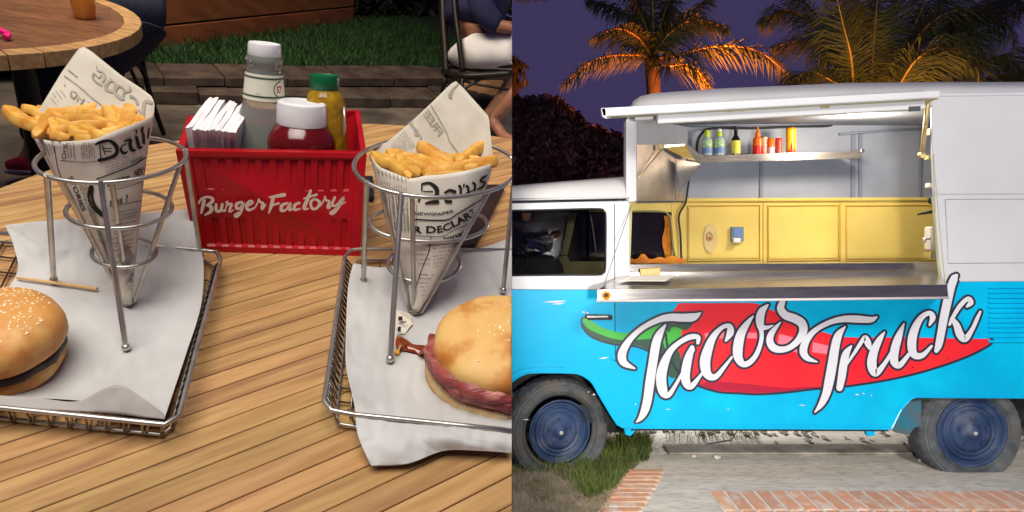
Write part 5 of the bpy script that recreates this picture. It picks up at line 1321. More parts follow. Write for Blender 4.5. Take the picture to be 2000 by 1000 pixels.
# ---- wheels (axis along y, leaning by ang)
def wheel(u, v, d, rad, hubr, ang, label):
    c = W(u, v, d); c.z = max(c.z, .2)
    t = None; wp = put('tyre', MB(), 'tyre', van) if False else None
    rot = Matrix.Rotation(ang, 3, 'Z'); mb = MB(); seg = 120; prof = [(rad * .66, .014), (rad * .68, -.004), (rad * .72, -.016), (rad * .735, -.010), (rad * .75, -.018), (rad * .84, -.026), (rad * .88, -.024), (rad * .885, -.018), (rad * .93, -.016), (rad * .935, -.010), (rad * .975, .0), (rad * .99, .012), (rad, .03), (rad, .085), (rad, .14), (rad * .98, .165), (rad * .9, .18), (rad * .7, .17)]
    rows = []
    for r, y in prof:
        row = []
        for k in range(seg):
            a = 2 * math.pi * k / seg; r2 = r
            if r > rad * .965 and (k + (1 if .03 < y < .1 else 0)) % 3 == 0: r2 = r - .009
            p = rot @ Vector((r2 * math.cos(a), y, r2 * math.sin(a))) + c
            if p.z < .10:
                s = (.10 - p.z) / .2; p.y -= max(0, s) * .02 * (1 if y < .05 else 0)
            if p.z < .003: p.z = .003 + (p.z) * .01
            row.append(p)
        rows.append(row)
    mb.grid(rows, True); ty = put('tyre', mb, 'tyre', van, smooth=True)
    prof = [(hubr * 1.06, -.006), (hubr * 1.04, -.016), (hubr * 1.0, -.012), (hubr * .95, .010), (hubr * .90, .026), (hubr * .86, .008), (hubr * .83, -.008), (hubr * .80, -.008), (hubr * .775, .012), (hubr * .74, .014), (hubr * .72, -.002), (hubr * .66, -.006), (hubr * .64, .006), (hubr * .61, .004), (hubr * .59, -.010), (hubr * .45, -.016), (hubr * .30, -.014), (hubr * .2, -.022), (hubr * .17, -.034), (hubr * .08, -.038), (.001, -.038)]
    rows = [[rot @ Vector((r * math.cos(2 * math.pi * k / 48), y, r * math.sin(2 * math.pi * k / 48))) + c for k in range(48)] for r, y in prof]
    rim_ = put('rim', MB().grid(rows, True), 'hub', van, smooth='all')
    for k in range(5):
        a = 2 * math.pi * (k + .3) / 5; p = rot @ Vector((hubr * .42 * math.cos(a), -.018, hubr * .42 * math.sin(a))) + c
        put('wheel_bolt', MB().lathe([(0, .012), (.008, .011), (.010, .006)], p, rot @ Vector((0, -1, 0)), 6), 'hub', rim_)
    put('wheel_bore', MB().lathe([(0, .013), (.004, .012), (.006, .006)], rot @ Vector((0, -.037, 0)) + c, rot @ Vector((0, -1, 0)), 16), 'kerbR', rim_, smooth=True)
wheel(1897, 843, .05, .342, .220, 0.0, 'rear')
wheel(1093, 842, .10, .352, .200, R(13), 'front')

# ---- serving opening
def bar(name, a, b, c_, d_, dd, th, m='white', bevel=.004, parent=None):
    return put(name, MB().hexa([W(*a, dd), W(*b, dd), W(*c_, dd), W(*d_, dd)], [W(*a, dd) + Vector((0, th, 0)), W(*b, dd) + Vector((0, th, 0)), W(*c_, dd) + Vector((0, th, 0)), W(*d_, dd) + Vector((0, th, 0))]), m, parent or van, bevel=bevel)
hatch = bar('hatch', (1174, 211), (1836, 177), (1836, 190), (1177, 227), -.42, .05)
bar('hatch_seal', (1190, 226.3), (1830, 190.4), (1830, 194), (1195, 228.5), -.38, .05, 'khaki', 0, hatch)
bar('hatch_inner_rail', (1285, 223), (1808, 196), (1808, 212), (1285, 241), -.36, .05, 'white', .003, hatch)
bar('hatch_inner_rail', (1240, 226), (1285, 223.5), (1285, 232), (1240, 235), -.20, .05, 'white', .003, hatch)
put('hatch_panel', MB().hexa([W(1176, 213, -.40), W(1834, 179, -.40), W(1822, 187, .0), W(1240, 224, .0)], [p + Vector((0, 0, -.02)) for p in (W(1176, 213, -.40), W(1834, 179, -.40), W(1822, 187, .0), W(1240, 224, .0))]), 'white', hatch)
put('hatch_end_plate', MB().hexa([W(1174, 211, -.42), W(1182, 211, -.42), W(1184, 232, -.42), W(1177, 228, -.42)], [W(1215, 214, -.1), W(1220, 214, -.1), W(1222, 228, -.1), W(1216, 228, -.1)]), 'white', hatch)
pan('hatch_notch', [(1775, 208), (1798, 207), (1798, 217), (1775, 218)], 'seam', -.362, .002, parent=hatch)
for u, v in ((1422, 216), (1445, 215), (1608, 205), (1612, 209)):
    put('hatch_clip', MB().box(W(u, v, -.37), .05, .012, .012), 'khaki', hatch, bevel=.002)
put('hatch_hook', MB().tube([W(1404, 212, -.37), W(1425, 218, -.37), W(1445, 214, -.37)], .004, 6), 'khaki', hatch)
# interior shell
XR = 3.95
def iq(name, pts, m, th=Vector((0, .02, 0)), bevel=0): return put(name, MB().prism(pts, th), m, van, bevel=bevel)
zc = 2.50
iq('ceiling_panel', [Vector((.80, 4.04, 2.385)), Vector((XR, 4.04, 2.385)), Vector((XR, 5.42, 2.52)), Vector((1.06, 5.42, 2.52))], 'interior', Vector((0, 0, .02)))
pan('upper_wall', [(1230, 244), (1885, 240), (1885, 389), (1230, 391)], 'interior', 1.40, .02)
pan('lower_wall', [(1312, 389.3), (1885, 387), (1885, 720), (1312, 720)], 'yellow', 1.385, .02)
pan('lower_wall', [(1150, 391), (1311.4, 391), (1311.4, 414), (1150, 414)], 'yellow', 1.385, .02)
pan('lower_wall', [(1150, 512), (1311.4, 512), (1311.4, 720), (1150, 720)], 'yellow', 1.385, .02)
M['orange_in'] = mat('orange_curtain', rgb(226, 140, 20), rgb(196, 100, 14), 12, .7, bump=.4)
pan('far_window', [(1150, 414), (1312, 414), (1312, 512), (1150, 512)], 'darkglass', 1.41, .01)
put('window_frame', MB().tube(catmull([W(1225, 413, 1.375), W(1290, 413, 1.375), W(1304, 418, 1.375), (W(1310, 432, 1.375)), W(1314, 480, 1.375), W(1322, 512, 1.375)], 30), .020, 8, flat=.5), 'khaki', van, smooth='all')
put('curtain', MB().grid([[W(1296 + 3 * math.sin(i), lerp(422, 506, i / 8), 1.39), W(1310, lerp(420, 508, i / 8), 1.395)] for i in range(9)]), 'orange_in', van)
put('curtain', MB().grid([[W(lerp(1232, 1340, i / 16), 504 + 2.5 * math.sin(i * 1.3) - (6 if i in (3, 4, 11, 12) else 0), .9), W(lerp(1232, 1340, i / 16), 519, .88)] for i in range(17)]), 'orange_in', van)
pan('window_void', [(1232, 416), (1250, 416), (1250, 510), (1232, 510)], 'darkglass', 1.36, .004)
# ribs and pressed panels of the far wall
pan('wall_rib', [(1484, 316), (1491, 316), (1491, 390), (1484, 390)], 'greyrib', 1.385, .015, bevel=.003)
pan('wall_rib', [(1664, 256), (1672, 256), (1671, 388), (1663, 388)], 'greyrib', 1.38, .02, bevel=.003)
pan('wall_rib', [(1678, 256), (1685, 256), (1685, 388), (1678, 388)], 'greyrib', 1.38, .02, bevel=.003)
pan('wall_rib', [(1797, 245), (1802, 245), (1800, 387), (1797, 387)], 'greyrib', 1.38, .02, bevel=.003)
pan('wall_ledge', [(1150, 388), (1885, 385), (1885, 391), (1150, 394)], 'yellow', 1.355, .03, bevel=.004)
for u0, u1 in ((1345, 1482), (1501, 1636), (1654, 1840)):
    fr = [(u0, 404), (u1, 403), (u1, 505), (u0, 507)]
    put('pressed_panel', MB().prism([W(u, v, 1.378) for u, v in fr], Vector((0, .01, 0))), 'yellow', van, bevel=.006)
    put('panel_groove', MB().tube([W(u, v, 1.379) for u, v in [(u0 - 2, 402), (u1 + 2, 401), (u1 + 2, 508), (u0 - 2, 510)]], .0045, 6, True), 'yellowrib', van)
for u in (1491, 1641): pan('panel_seam', [(u - 1, 394), (u + 1, 394), (u + 1, 520), (u - 1, 520)], 'yellowrib', 1.38, .006)
put('ceiling_bow', MB().tube([W(1300, 246, 1.3), W(1500, 243, 1.3), W(1700, 239, 1.3), W(1860, 236, 1.3)], .014, 8), 'greyrib', van, smooth='all')
put('ceiling_bow', MB().tube([W(1640, 262, 1.36), W(1740, 254, 1.36), W(1860, 249, 1.36)], .010, 8), 'greyrib', van, smooth='all')
iq('bulkhead', [W(1243, 228, .05), W(1352, 250, 1.3), W(1352, 284, 1.3), W(1243, 284, .05)], 'interior', Vector((-.02, 0.01, 0)))
iq('end_wall', [Vector((XR, 4.02, .4)), Vector((XR, 5.42, .4)), Vector((XR, 5.42, 2.5)), Vector((XR, 4.02, 2.5))], 'interior', Vector((.02, 0, 0)))
iq('raked_front_wall', [W(1224, 395, .05), W(1224, 232, .05), W(1229, 232, 1.62), W(1229, 395, 1.62)], 'white', Vector((.02, 0.0, 0)))
hood = put('extractor_hood', MB().prism([W(1244, 283, .06), W(1322, 281, .75), W(1341, 282, .95), W(1336, 391, .95), W(1322, 392, .75), W(1244, 394, .06)], Vector((-.012, .006, 0))), 'sheetv', van)
put('hood_edge', MB().tube([W(1246, 349, .04), W(1271, 319, .2), W(1295, 289, .36)], .006, 7), 'brass', hood, smooth='all')
put('hood_bracket', MB().box(W(1291, 287, .34), .045, .03, .035), 'brass', hood, bevel=.004)
put('hood_flap', MB().prism([W(1320, 310, .62), W(1371, 321, .98), W(1327, 376, .66)], Vector((0, .01, .004))), 'sheet', hood)
put('hood_seam', MB().tube([W(1320, 308, .6), W(1321, 340, .62), W(1320, 390, .66)], .004, 6), 'greyrib', hood)
put('hood_base', MB().hexa([W(1243, 393.5, .02), W(1336, 392, .02), W(1336, 395, .02), W(1243, 397, .02)], [W(1243, 393, .5), W(1336, 392, .5), W(1336, 395, .5), W(1243, 396, .5)]), 'gasket', hood)
for u, v in ((1326, 382), (1345, 384)): put('hood_knob', MB().blob(W(u, v, .6), .010, .010, .010, 10, 6), 'brass', hood, smooth='all')
# shelf
shelf = thing('wall_shelf', 'long stainless steel shelf holding bottles along the far wall of the serving hatch', 'shelf', W(1520, 310, 1.15))
SD = 1.02
put('shelf_board', MB().hexa([W(1364, 304, SD), W(1682, 295, SD), W(1682, 309, SD), W(1366, 318, SD)], [W(1364, 304, SD) + Vector((0, .30, .0)), W(1682, 295, SD) + Vector((0, .30, 0)), W(1682, 297, SD) + Vector((0, .30, 0)), W(1364, 306, SD) + Vector((0, .30, 0))]), 'sheet', shelf, bevel=.002)
put('shelf_arm', MB().hexa([W(1296, 284, .42), W(1338, 281, .60), W(1372, 303, SD - .02), W(1364, 318, SD - .02)], [p + Vector((0, .0, -.014)) for p in (W(1296, 284, .42), W(1338, 281, .60), W(1372, 303, SD - .02), W(1364, 318, SD - .02))]), 'sheet', shelf)
for u in (1336, 1344): put('shelf_bracket', MB().tube([W(u, 282, .8), W(u, 300, .85)], .006, 6), 'greyrib', shelf)
put('shelf_bracket', MB().box(W(1669, 298, SD + .2), .03, .25, .03), 'sheet', shelf, bevel=.003)
tag(put('cable', MB().tube(catmull([W(1362, 302, 1.33), W(1362, 280, 1.33), (W(1370, 262, 1.33)), W(1392, 251, 1.33), W(1480, 250, 1.33), W(1560, 247, 1.33), W(1616, 246, 1.33), W(1628, 240, 1.33), W(1637, 230, 1.33)], 60), .010, 8), 'cable', None, smooth='all'), 'thick dark cable looping over the bottles up to the hatch ceiling', 'cable')
tag(put('cable', MB().tube(catmull([W(1346, 350, 1.2), W(1342, 378, 1.2), (W(1338, 398, 1.2)), W(1326, 422, 1.2), W(1329, 460, 1.2), W(1331, 514, 1.2)], 40), .009, 8), 'cable', None, smooth='all'), 'black cable hanging down the yellow wall beside the far window', 'cable')
# bottles on the shelf
def sb(u, vb_, vt, prof, name, label, cat, parts, d=SD + .10, group='bottles on the truck shelf'):
    b = W(u, vb_, d); t_ = W(u, vt, d); H = t_.z - b.z; px = b.y / FPX
    t = thing(name, label, cat, b, group)
    for nm, m, pr in parts:
        put(nm, MB().lathe([(lerp(0, H, a), r * px) for a, r in pr], b, (0, 0, 1), 20), m, t, smooth=True)
    return t, b, H, px
for i, (u, cc) in enumerate(((1381, 'limecap'), (1405, 'limecap'))):
    t, b, H, px = sb(u, 304, 254 if i == 0 else 252, None, 'sauce_bottle', ['clear bottle with green cap and blue label, leftmost on the truck shelf', 'clear bottle with white tipped cap, second from the left on the truck shelf'][i], 'bottle',
        [('bottle_body', 'bottleclear', [(0, 9), (.03, 9.6), (.6, 9.6), (.68, 7), (.72, 5)]), ('bottle_cap', cc, [(.70, 4.6), (.72, 5), (.86, 5), (.9, 4.5)]), ('cap_tip', 'limecap' if i == 0 else 'plasticwhite', [(.9, 4.5), (.96, 4.6), (1.0, 3.2)]), ('label', 'labelmint', [(.30, 9.9), (.55, 9.9)]), ('lower_label', 'labelblue', [(.08, 9.9), (.29, 9.9)])])
sb(1437, 304, 247, None, 'sauce_bottle', 'dark slim bottle with a yellow label in the middle of the truck shelf', 'bottle', [('bottle_body', 'darkbottle', [(0, 8.2), (.02, 8.6), (.52, 8.6), (.62, 6), (.7, 3.6), (.86, 3.2)]), ('bottle_cap', 'gasket', [(.86, 3.6), (1, 3.2)]), ('label', 'labelyellow', [(.06, 8.9), (.50, 8.9)])])
sb(1480, 304, 248, None, 'sauce_bottle', 'orange and red squeeze bottle with pointed orange tip on the truck shelf', 'bottle', [('bottle_body', 'hotred', [(0, 9), (.02, 9.4), (.34, 9.4)]), ('upper_body', 'orange', [(.34, 9.4), (.58, 9.0), (.66, 4.5)]), ('bottle_cap', 'orange', [(.66, 4.6), (.8, 4.6), (.84, 2.6), (1, 1.4)])])
sb(1494, 304, 268, None, 'spice_jar', 'faded pale jar tucked against the red squeeze bottle', 'jar', [('jar', 'pinkish', [(0, 5.5), (.9, 5.5), (1, 4.5)])], SD + .13)
sb(1506, 303, 270, None, 'spice_jar', 'short orange jar with a pale lower label on the truck shelf', 'jar', [('jar', 'palegrey', [(0, 6), (.45, 6)]), ('lid', 'orange', [(.45, 6), (.95, 6), (1, 5)])])
sb(1521, 303, 270, None, 'spice_jar', 'short dark red jar next to the tall yellow tube', 'jar', [('jar', 'canred', [(0, 6.4), (.85, 6.4)]), ('lid', 'hotred', [(.85, 6.0), (1, 5.6)])])
t, b, H, px = sb(1545, 303, 251, None, 'snack_tube', 'tall yellow tube with red flames, rightmost on the truck shelf', 'tube', [('tube_body', 'canyellow', [(0, 9.2), (.94, 9.2)]), ('lid', 'amber', [(.94, 9.6), (1, 9.4)])])
mb = MB()
for k, (a, h0) in enumerate(((-.8, .24), (-.3, .5), (.2, .3), (.7, .22))):
    f_ = lambda an, z: b + Vector((9.4 * px * math.sin(an), -9.4 * px * math.cos(an), z * H))
    mb.add([f_(a - .32, .02), f_(a, .01), f_(a + .32, .02), f_(a + .15, h0 * .6), f_(a, h0), f_(a - .18, h0 * .6)], [(0, 1, 5), (1, 2, 3), (1, 3, 5), (3, 4, 5)])
put('flame_print', mb, 'hotred', t, fix=False)
# wall fittings
tm = thing('wall_plaque', 'cream oval plaque with a brown emblem on the yellow wall', 'plaque', W(1387, 490, 1.37))
put('plate', MB().prism([W(1388 + 14 * math.cos(a), 466 + 29 * math.sin(a), 1.366) for a in [2 * math.pi * i / 28 for i in range(28)]], Vector((0, .008, 0))), 'carton', tm, bevel=.003)
put('emblem', MB().tube([W(1386 + 5.5 * math.cos(a), 462 + 8 * math.sin(a), 1.362) for a in [2 * math.pi * i / 16 for i in range(16)]], .005, 6, True), 'brass', tm); put('emblem_dot', MB().blob(W(1386, 465, 1.362), .012, .004, .018, 10, 6), 'canred', tm)
ot = thing('wall_socket', 'grey blue socket box with a white plug on the yellow wall', 'socket', W(1441, 475, 1.37))
put('box', MB().prism([W(u, v, 1.34) for u, v in [(1429, 443), (1453, 443), (1453, 472), (1429, 472)]], Vector((0, .035, 0))), 'socketgrey', ot, bevel=.004)
put('socket_face', MB().prism([W(u, v, 1.333) for u, v in [(1433, 447), (1450, 447), (1450, 461), (1433, 461)]], Vector((0, .008, 0))), 'labelblue', ot, bevel=.002)
put('plug', MB().prism([W(u, v, 1.31) for u, v in [(1433, 465), (1447, 465), (1447, 474), (1433, 474)]], Vector((0, .03, 0))), 'plasticwhite', ot, bevel=.003)
# right jamb fittings
put('hatch_strut', MB().tube([W(1813, 191, -.06), W(1808, 240, .02), W(1801, 300, .1)], .014, 10), 'brass', hatch, smooth='all')
put('strut_bolt', MB().lathe([(-.012, .022), (.012, .022)], W(1800, 303, .1), (.2, -1, 0), 14), 'brass', hatch)
put('strut_bracket', MB().box(W(1822, 192, -.06), .06, .02, .02), 'brass', hatch, bevel=.003)
put('hinge_bracket', MB().box(W(1815, 258, .12), .03, .05, .04), 'brass', van, bevel=.003)
put('hinge_bracket', MB().box(W(1815, 308, .12), .035, .05, .03), 'khaki', van, bevel=.003)
put('hinge_bracket', MB().box(W(1816, 362, .12), .035, .05, .03), 'plasticwhite', van, bevel=.003)
put('latch_lever', MB().tube([W(1792, 419, .3), W(1805, 416, .25), W(1822, 413, .2)], [.006, .010, .012], 8), 'gasket', van, smooth='all')
put('latch_boss', MB().blob(W(1820, 390, .15), .025, .02, .03, 10, 8, rough=.6), 'seam', van, smooth='all')
put('jamb_edge', MB().tube(catmull([W(1821, 385, -.005), W(1826, 450, -.006), (W(1832, 520, -.02)), W(1840, 552, -.1)], 20), .007, 7), 'khaki', van, smooth='all')
tp_ = thing('water_tap', 'white plastic dispenser with a tap at the right side of the serving hatch', 'dispenser', W(1817, 495, .4))
put('tank', MB().box(W(1819, 466, .4), .055, .08, .17), 'plasticwhite', tp_, bevel=.008); put('tap', MB().tube([W(1815, 466, .36), W(1806, 466, .33), W(1806, 474, .33)], .011, 8), 'plasticwhite', tp_, smooth='all')
put('tank_base', MB().box(W(1819, 498, .4), .06, .09, .05), 'sheet', tp_, bevel=.004)
# counter
ctr = put('counter_lip', MB().hexa([W(1166, 567, -.38), W(1850, 556, -.38), W(1852, 580, -.38), W(1166, 586, -.38)], [W(1166, 567, -.368), W(1850, 556, -.368), W(1852, 580, -.368), W(1166, 586, -.368)]), 'sheet', van, bevel=.002)
put('lip_edge', MB().tube([W(1165, 588, -.382), W(1500, 585.5, -.382), W(1853, 581.5, -.382)], .0075, 8), 'palegrey', ctr, smooth='all')
put('counter_top', MB().hexa([W(1168, 566, -.372), W(1849, 555.5, -.372), W(1833, 528, .13), W(1224, 531, .13)], [p + Vector((0, 0, -.012)) for p in (W(1168, 566, -.372), W(1849, 555.5, -.372), W(1833, 528, .13), W(1224, 531, .13))]), 'sheet', ctr)
put('counter_riser', MB().hexa([W(1224, 530.5, .131), W(1833, 527.5, .131), W(1833, 513, .131), W(1224, 517, .131)], [W(1224, 530.5, .16), W(1833, 527.5, .16), W(1833, 513, .16), W(1224, 517, .16)]), 'sheet', ctr, bevel=.003)
put('counter_back', MB().hexa([W(1224, 516.5, .17), W(1833, 512.8, .17), W(1833, 510.5, .6), W(1224, 514.0, .6)], [p + Vector((0, 0, -.01)) for p in (W(1224, 516.5, .17), W(1833, 512.8, .17), W(1833, 510.5, .6), W(1224, 514.0, .6))]), 'sheet', ctr)
put('counter_underside', MB().prism([W(1168, 588, -.36), W(1850, 582, -.36), Vector((W(1838, 582).x, 4.0, W(1838, 582, -.36).z - .01)), Vector((W(1200, 582).x, 4.0, W(1168, 588, -.36).z - .01))], Vector((0, 0, -.004))), 'gasket', ctr)
put('lip_end', MB().hexa([W(1166, 567, -.38), W(1174, 560, -.3), W(1176, 582, -.3), W(1166, 588, -.38)], [W(1172, 567, -.36), W(1180, 560, -.28), W(1182, 582, -.28), W(1172, 588, -.36)]), 'sheet', ctr)
mk = thing('marker_lamp', 'small round amber lamp at the left end of the steel counter lip', 'lamp', W(1184, 576, -.39))
put('lamp_ring', MB().lathe([(0, .026), (.008, .025), (.010, .016), (.004, .013)], W(1184, 577, -.381), (0, -1, 0), 20, True, False), 'amber', mk, smooth=True)
put('lamp_core', MB().lathe([(0, .012), (.004, .010)], W(1184, 577, -.382), (0, -1, 0), 14), 'gasket', mk)
tag(put('support_wire', MB().tube([W(1234, 400, -.006), W(1206, 480, -.2), W(1178, 562, -.37)], .0022, 6), 'seam', None), 'thin wire stay from the hatch pillar down to the left end of the counter', 'wire')
tag(put('support_wire', MB().tube([W(1823, 300, -.006), W(1833, 420, -.1), W(1846, 556, -.34)], .0022, 6), 'khaki', None), 'thin wire stay from the rear panel down to the right end of the counter', 'wire')
tag(put('carton', MB().hexa([W(1250, 526, .06), W(1289, 524, .06), W(1289, 543, .0), W(1252, 545, .0)], [W(1250, 524, .12), W(1290, 522, .12), W(1291, 541, .12), W(1252, 543, .12)]), 'carton', None, bevel=.002), 'small cream carton standing at the left end of the steel counter', 'carton')
cpz = lambda u, v: (lambda a, b, c: None)
tq = [W(1168, 566, -.372), W(1849, 555.5, -.372), W(1224, 531, .13)]; tn = (tq[1] - tq[0]).cross(tq[2] - tq[0]).normalized()
def onc(u, v, l=.012):
    r = ray(u, v); o_ = Vector((0, 0, EYE)); p = o_ + r * ((tq[0] - o_).dot(tn) / r.dot(tn)); return p + (tn if tn.z > 0 else -tn) * l
tag(put('menu_sheet', MB().prism([onc(1204, 553), onc(1300, 553), onc(1319, 541), onc(1232, 543)], Vector((0, 0, .002))), 'plasticwhite', None), 'flat white sheet lying on the left end of the steel counter', 'sheet')

# ---- chili and lettering painted on the side
def VS(u, v, lift=0.0): return W(u, v, -.0012 - lift)
def fill(name, pts, m, lift, n=None, parent=None, smoothcurve=True):
    c = catmull([(u, v, 0) for u, v in pts] + [(pts[0][0], pts[0][1], 0)], n or len(pts) * 4) if smoothcurve else [Vector((u, v, 0)) for u, v in pts]
    mb = MB().poly([VS(p.x, p.y, lift) for p in (c[:-1] if smoothcurve else c)])
    return put(name, mb, m, parent or van, fix=False)
red = [(1326, 592), (1316, 606), (1306, 620), (1300, 650), (1306, 690), (1320, 720), (1342, 742), (1365, 754), (1385, 761), (1410, 766.5), (1440, 768), (1480, 770), (1530, 767), (1590, 760), (1640, 756), (1680, 751), (1740, 741), (1800, 727), (1860, 708), (1900, 692), (1930, 676), (1940, 667), (1936, 662), (1900, 662), (1860, 661), (1770, 659), (1700, 659), (1650, 658), (1608, 649), (1575, 637), (1530, 616), (1490, 598), (1470, 592), (1400, 592), (1360, 592)]
ol = MB(); c = catmull([(u, v, 5.5) for u, v in red[6:23]], 90)
fill('chili_body', red, 'chili', .0002)
stroke(ol, [(u, v, 4.6) for u, v in red[3:23]], lambda x, y: (x, y), 1, VS, .0016, n=120)
put('chili_outline', ol, 'outline', van, fix=False)
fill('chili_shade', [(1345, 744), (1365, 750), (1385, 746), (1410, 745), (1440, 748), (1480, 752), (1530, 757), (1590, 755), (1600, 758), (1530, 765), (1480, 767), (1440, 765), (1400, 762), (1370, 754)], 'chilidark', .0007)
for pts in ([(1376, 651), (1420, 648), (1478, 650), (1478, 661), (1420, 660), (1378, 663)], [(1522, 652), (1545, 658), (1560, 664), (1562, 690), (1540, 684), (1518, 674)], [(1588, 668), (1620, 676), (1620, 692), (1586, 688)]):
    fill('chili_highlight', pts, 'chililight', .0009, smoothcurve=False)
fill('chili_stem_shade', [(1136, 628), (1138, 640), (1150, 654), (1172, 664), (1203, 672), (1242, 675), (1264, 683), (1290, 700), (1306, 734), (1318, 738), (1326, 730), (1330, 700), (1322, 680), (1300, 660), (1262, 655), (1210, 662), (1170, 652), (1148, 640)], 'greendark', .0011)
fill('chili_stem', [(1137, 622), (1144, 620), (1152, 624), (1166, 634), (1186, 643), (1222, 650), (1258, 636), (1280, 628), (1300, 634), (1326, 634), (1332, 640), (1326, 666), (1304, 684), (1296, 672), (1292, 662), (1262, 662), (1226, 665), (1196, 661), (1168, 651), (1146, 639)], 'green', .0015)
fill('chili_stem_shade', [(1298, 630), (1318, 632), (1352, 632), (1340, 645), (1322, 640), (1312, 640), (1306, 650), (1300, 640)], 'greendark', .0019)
ol = MB(); stroke(ol, [(u, v, 3.2) for u, v in [(1152, 624), (1140, 620), (1135.5, 628), (1139, 641), (1151, 655), (1172, 665.5), (1203, 673.5), (1242, 677), (1266, 686)]], lambda x, y: (x, y), 1, VS, .0022)
put('stem_outline', ol, 'outline', van, fix=False)
k1_ = lambda x, y: (1130 + x / 3.571, 560 + y / 3.571)
k2_ = lambda x, y: (1440 + x / 3.333, 520 + y / 3.333)
T1 = [[(850, 183, 8), (800, 212, 52), (720, 216, 52), (640, 214, 48), (560, 230, 38), (450, 285, 32), (370, 355, 36), (318, 430, 50), (302, 490, 56), (322, 535, 44), (392, 570, 8)],
    [(606, 266, 8), (565, 330, 46), (540, 400, 58), (520, 520, 58), (500, 650, 60), (482, 780, 58), (462, 860, 52), (436, 912, 34), (404, 944, 6)],
    [(832, 392, 20), (832, 352, 30), (775, 352, 34), (700, 392, 30), (640, 450, 40), (596, 540, 60), (576, 640, 68), (592, 735, 60), (630, 752, 34), (680, 680, 20), (745, 560, 16), (800, 440, 20)],
    [(792, 425, 30), (765, 500, 54), (746, 600, 60), (752, 670, 56), (785, 694, 40), (835, 640, 22), (875, 585, 14)],
    [(1028, 375, 14), (1058, 320, 46), (1052, 275, 32), (1000, 285, 26), (940, 350, 42), (902, 440, 62), (882, 530, 70), (900, 612, 56), (955, 628, 36), (1020, 555, 22), (1070, 490, 12)],
]
kA_ = lambda x, y: (1289 + x / 4.4636, 557 + y / 4.4636)
T3 = [[(812, 270, 8), (772, 320, 38), (718, 400, 66), (690, 480, 80), (678, 570, 82), (686, 640, 70), (724, 688, 50), (778, 676, 44), (832, 618, 38), (868, 540, 34), (886, 460, 32), (884, 400, 36), (874, 345, 60), (872, 285, 68), (888, 230, 60), (916, 195, 36), (940, 172, 12)], [(885, 368, 44), (930, 370, 30), (985, 352, 8)],
    [(1070, 140, 44), (1052, 205, 60), (1095, 262, 66), (1170, 290, 70), (1234, 330, 72), (1250, 392, 68), (1215, 470, 56), (1140, 538, 46), (1060, 562, 50), (990, 545, 62), (958, 490, 58), (968, 430, 50), (1010, 370, 30), (1050, 325, 8)]]
T2 = [[(908, 330, 8), (870, 348, 34), (780, 344, 44), (690, 344, 38), (600, 366, 30), (510, 415, 30), (452, 480, 42), (430, 550, 48), (455, 598, 34), (520, 622, 6)],
    [(702, 394, 8), (658, 450, 46), (636, 530, 54), (620, 630, 58), (600, 740, 58), (580, 826, 50), (548, 896, 36), (505, 950, 6)],
    [(742, 520, 10), (708, 570, 44), (690, 650, 50), (680, 720, 48), (666, 792, 40)], [(712, 640, 10), (765, 560, 18), (812, 488, 24), (835, 465, 30), (850, 500, 40), (862, 530, 26)],
    [(958, 430, 8), (925, 480, 36), (888, 560, 52), (876, 640, 58), (900, 696, 44), (955, 640, 26), (1010, 550, 18), (1060, 460, 14)],
    [(1085, 375, 8), (1050, 460, 44), (1024, 550, 54), (1022, 620, 50), (1055, 645, 36), (1105, 590, 24), (1140, 540, 14)],
    [(1252, 382, 12), (1272, 335, 36), (1252, 305, 28), (1200, 332, 34), (1155, 410, 50), (1136, 500, 56), (1150, 574, 46), (1205, 580, 32), (1265, 520, 14)],
    [(1425, 62, 24), (1412, 80, 46), (1390, 140, 50), (1370, 220, 54), (1346, 330, 52), (1328, 430, 48), (1312, 510, 44), (1296, 550, 26)],
    [(1496, 262, 14), (1520, 236, 34), (1500, 212, 26), (1450, 258, 26), (1405, 330, 22), (1382, 380, 14)],
    [(1398, 340, 22), (1428, 385, 40), (1450, 445, 48), (1485, 472, 40), (1530, 410, 24), (1560, 345, 22), (1582, 296, 12)]]
mo, mf = MB(), MB(); k = 0
for s_ in T1: stroke(mo, s_, k1_, 3.571, VS, .0026 + .00006 * k, grow=4.8); k += 1
for s_ in T3: stroke(mo, s_, kA_, 4.4636, VS, .0026 + .00006 * k, grow=4.8); k += 1
for s_ in T2: stroke(mo, s_, k2_, 3.333, VS, .0026 + .00006 * k, grow=4.8); k += 1
k = 0
for s_ in T1: stroke(mf, s_, k1_, 3.571, VS, .0050 + .00006 * k, grow=.4); k += 1
for s_ in T3: stroke(mf, s_, kA_, 4.4636, VS, .0050 + .00006 * k, grow=.4); k += 1
for s_ in T2: stroke(mf, s_, k2_, 3.333, VS, .0050 + .00006 * k, grow=.4); k += 1
mb = MB(); rs_ = random.Random(21)
for (u, v, l_, h_) in ((1058, 590, 50, 2.2), (1075, 594, 30, 1.2), (1168, 700, 22, 1.4), (1136, 610, 8, 1.6), (1145, 612, 5, 3), (1157, 771, 6, 2.4), (1148, 766, 3, 2), (1670, 771, 8, 2.2), (1684, 769, 5, 1.6), (1700, 773, 4, 1.2), (1020, 820, 14, 1.1), (1300, 800, 10, .8), (1560, 792, 14, .9), (1850, 700, 4, 1), (1780, 718, 6, 1.2), (1240, 790, 3, 2), (1420, 800, 4, 1)):
    mb.poly([VS(u, v, .0002), VS(u + l_ * .5, v - h_ * .7 - 1, .0002), VS(u + l_, v - 3 * (l_ > 20), .0002), VS(u + l_ * .6, v + h_ * .5, .0002)])
put('paint_scratch', mb, 'palegrey', van, fix=False)['kind'] = 'stuff'
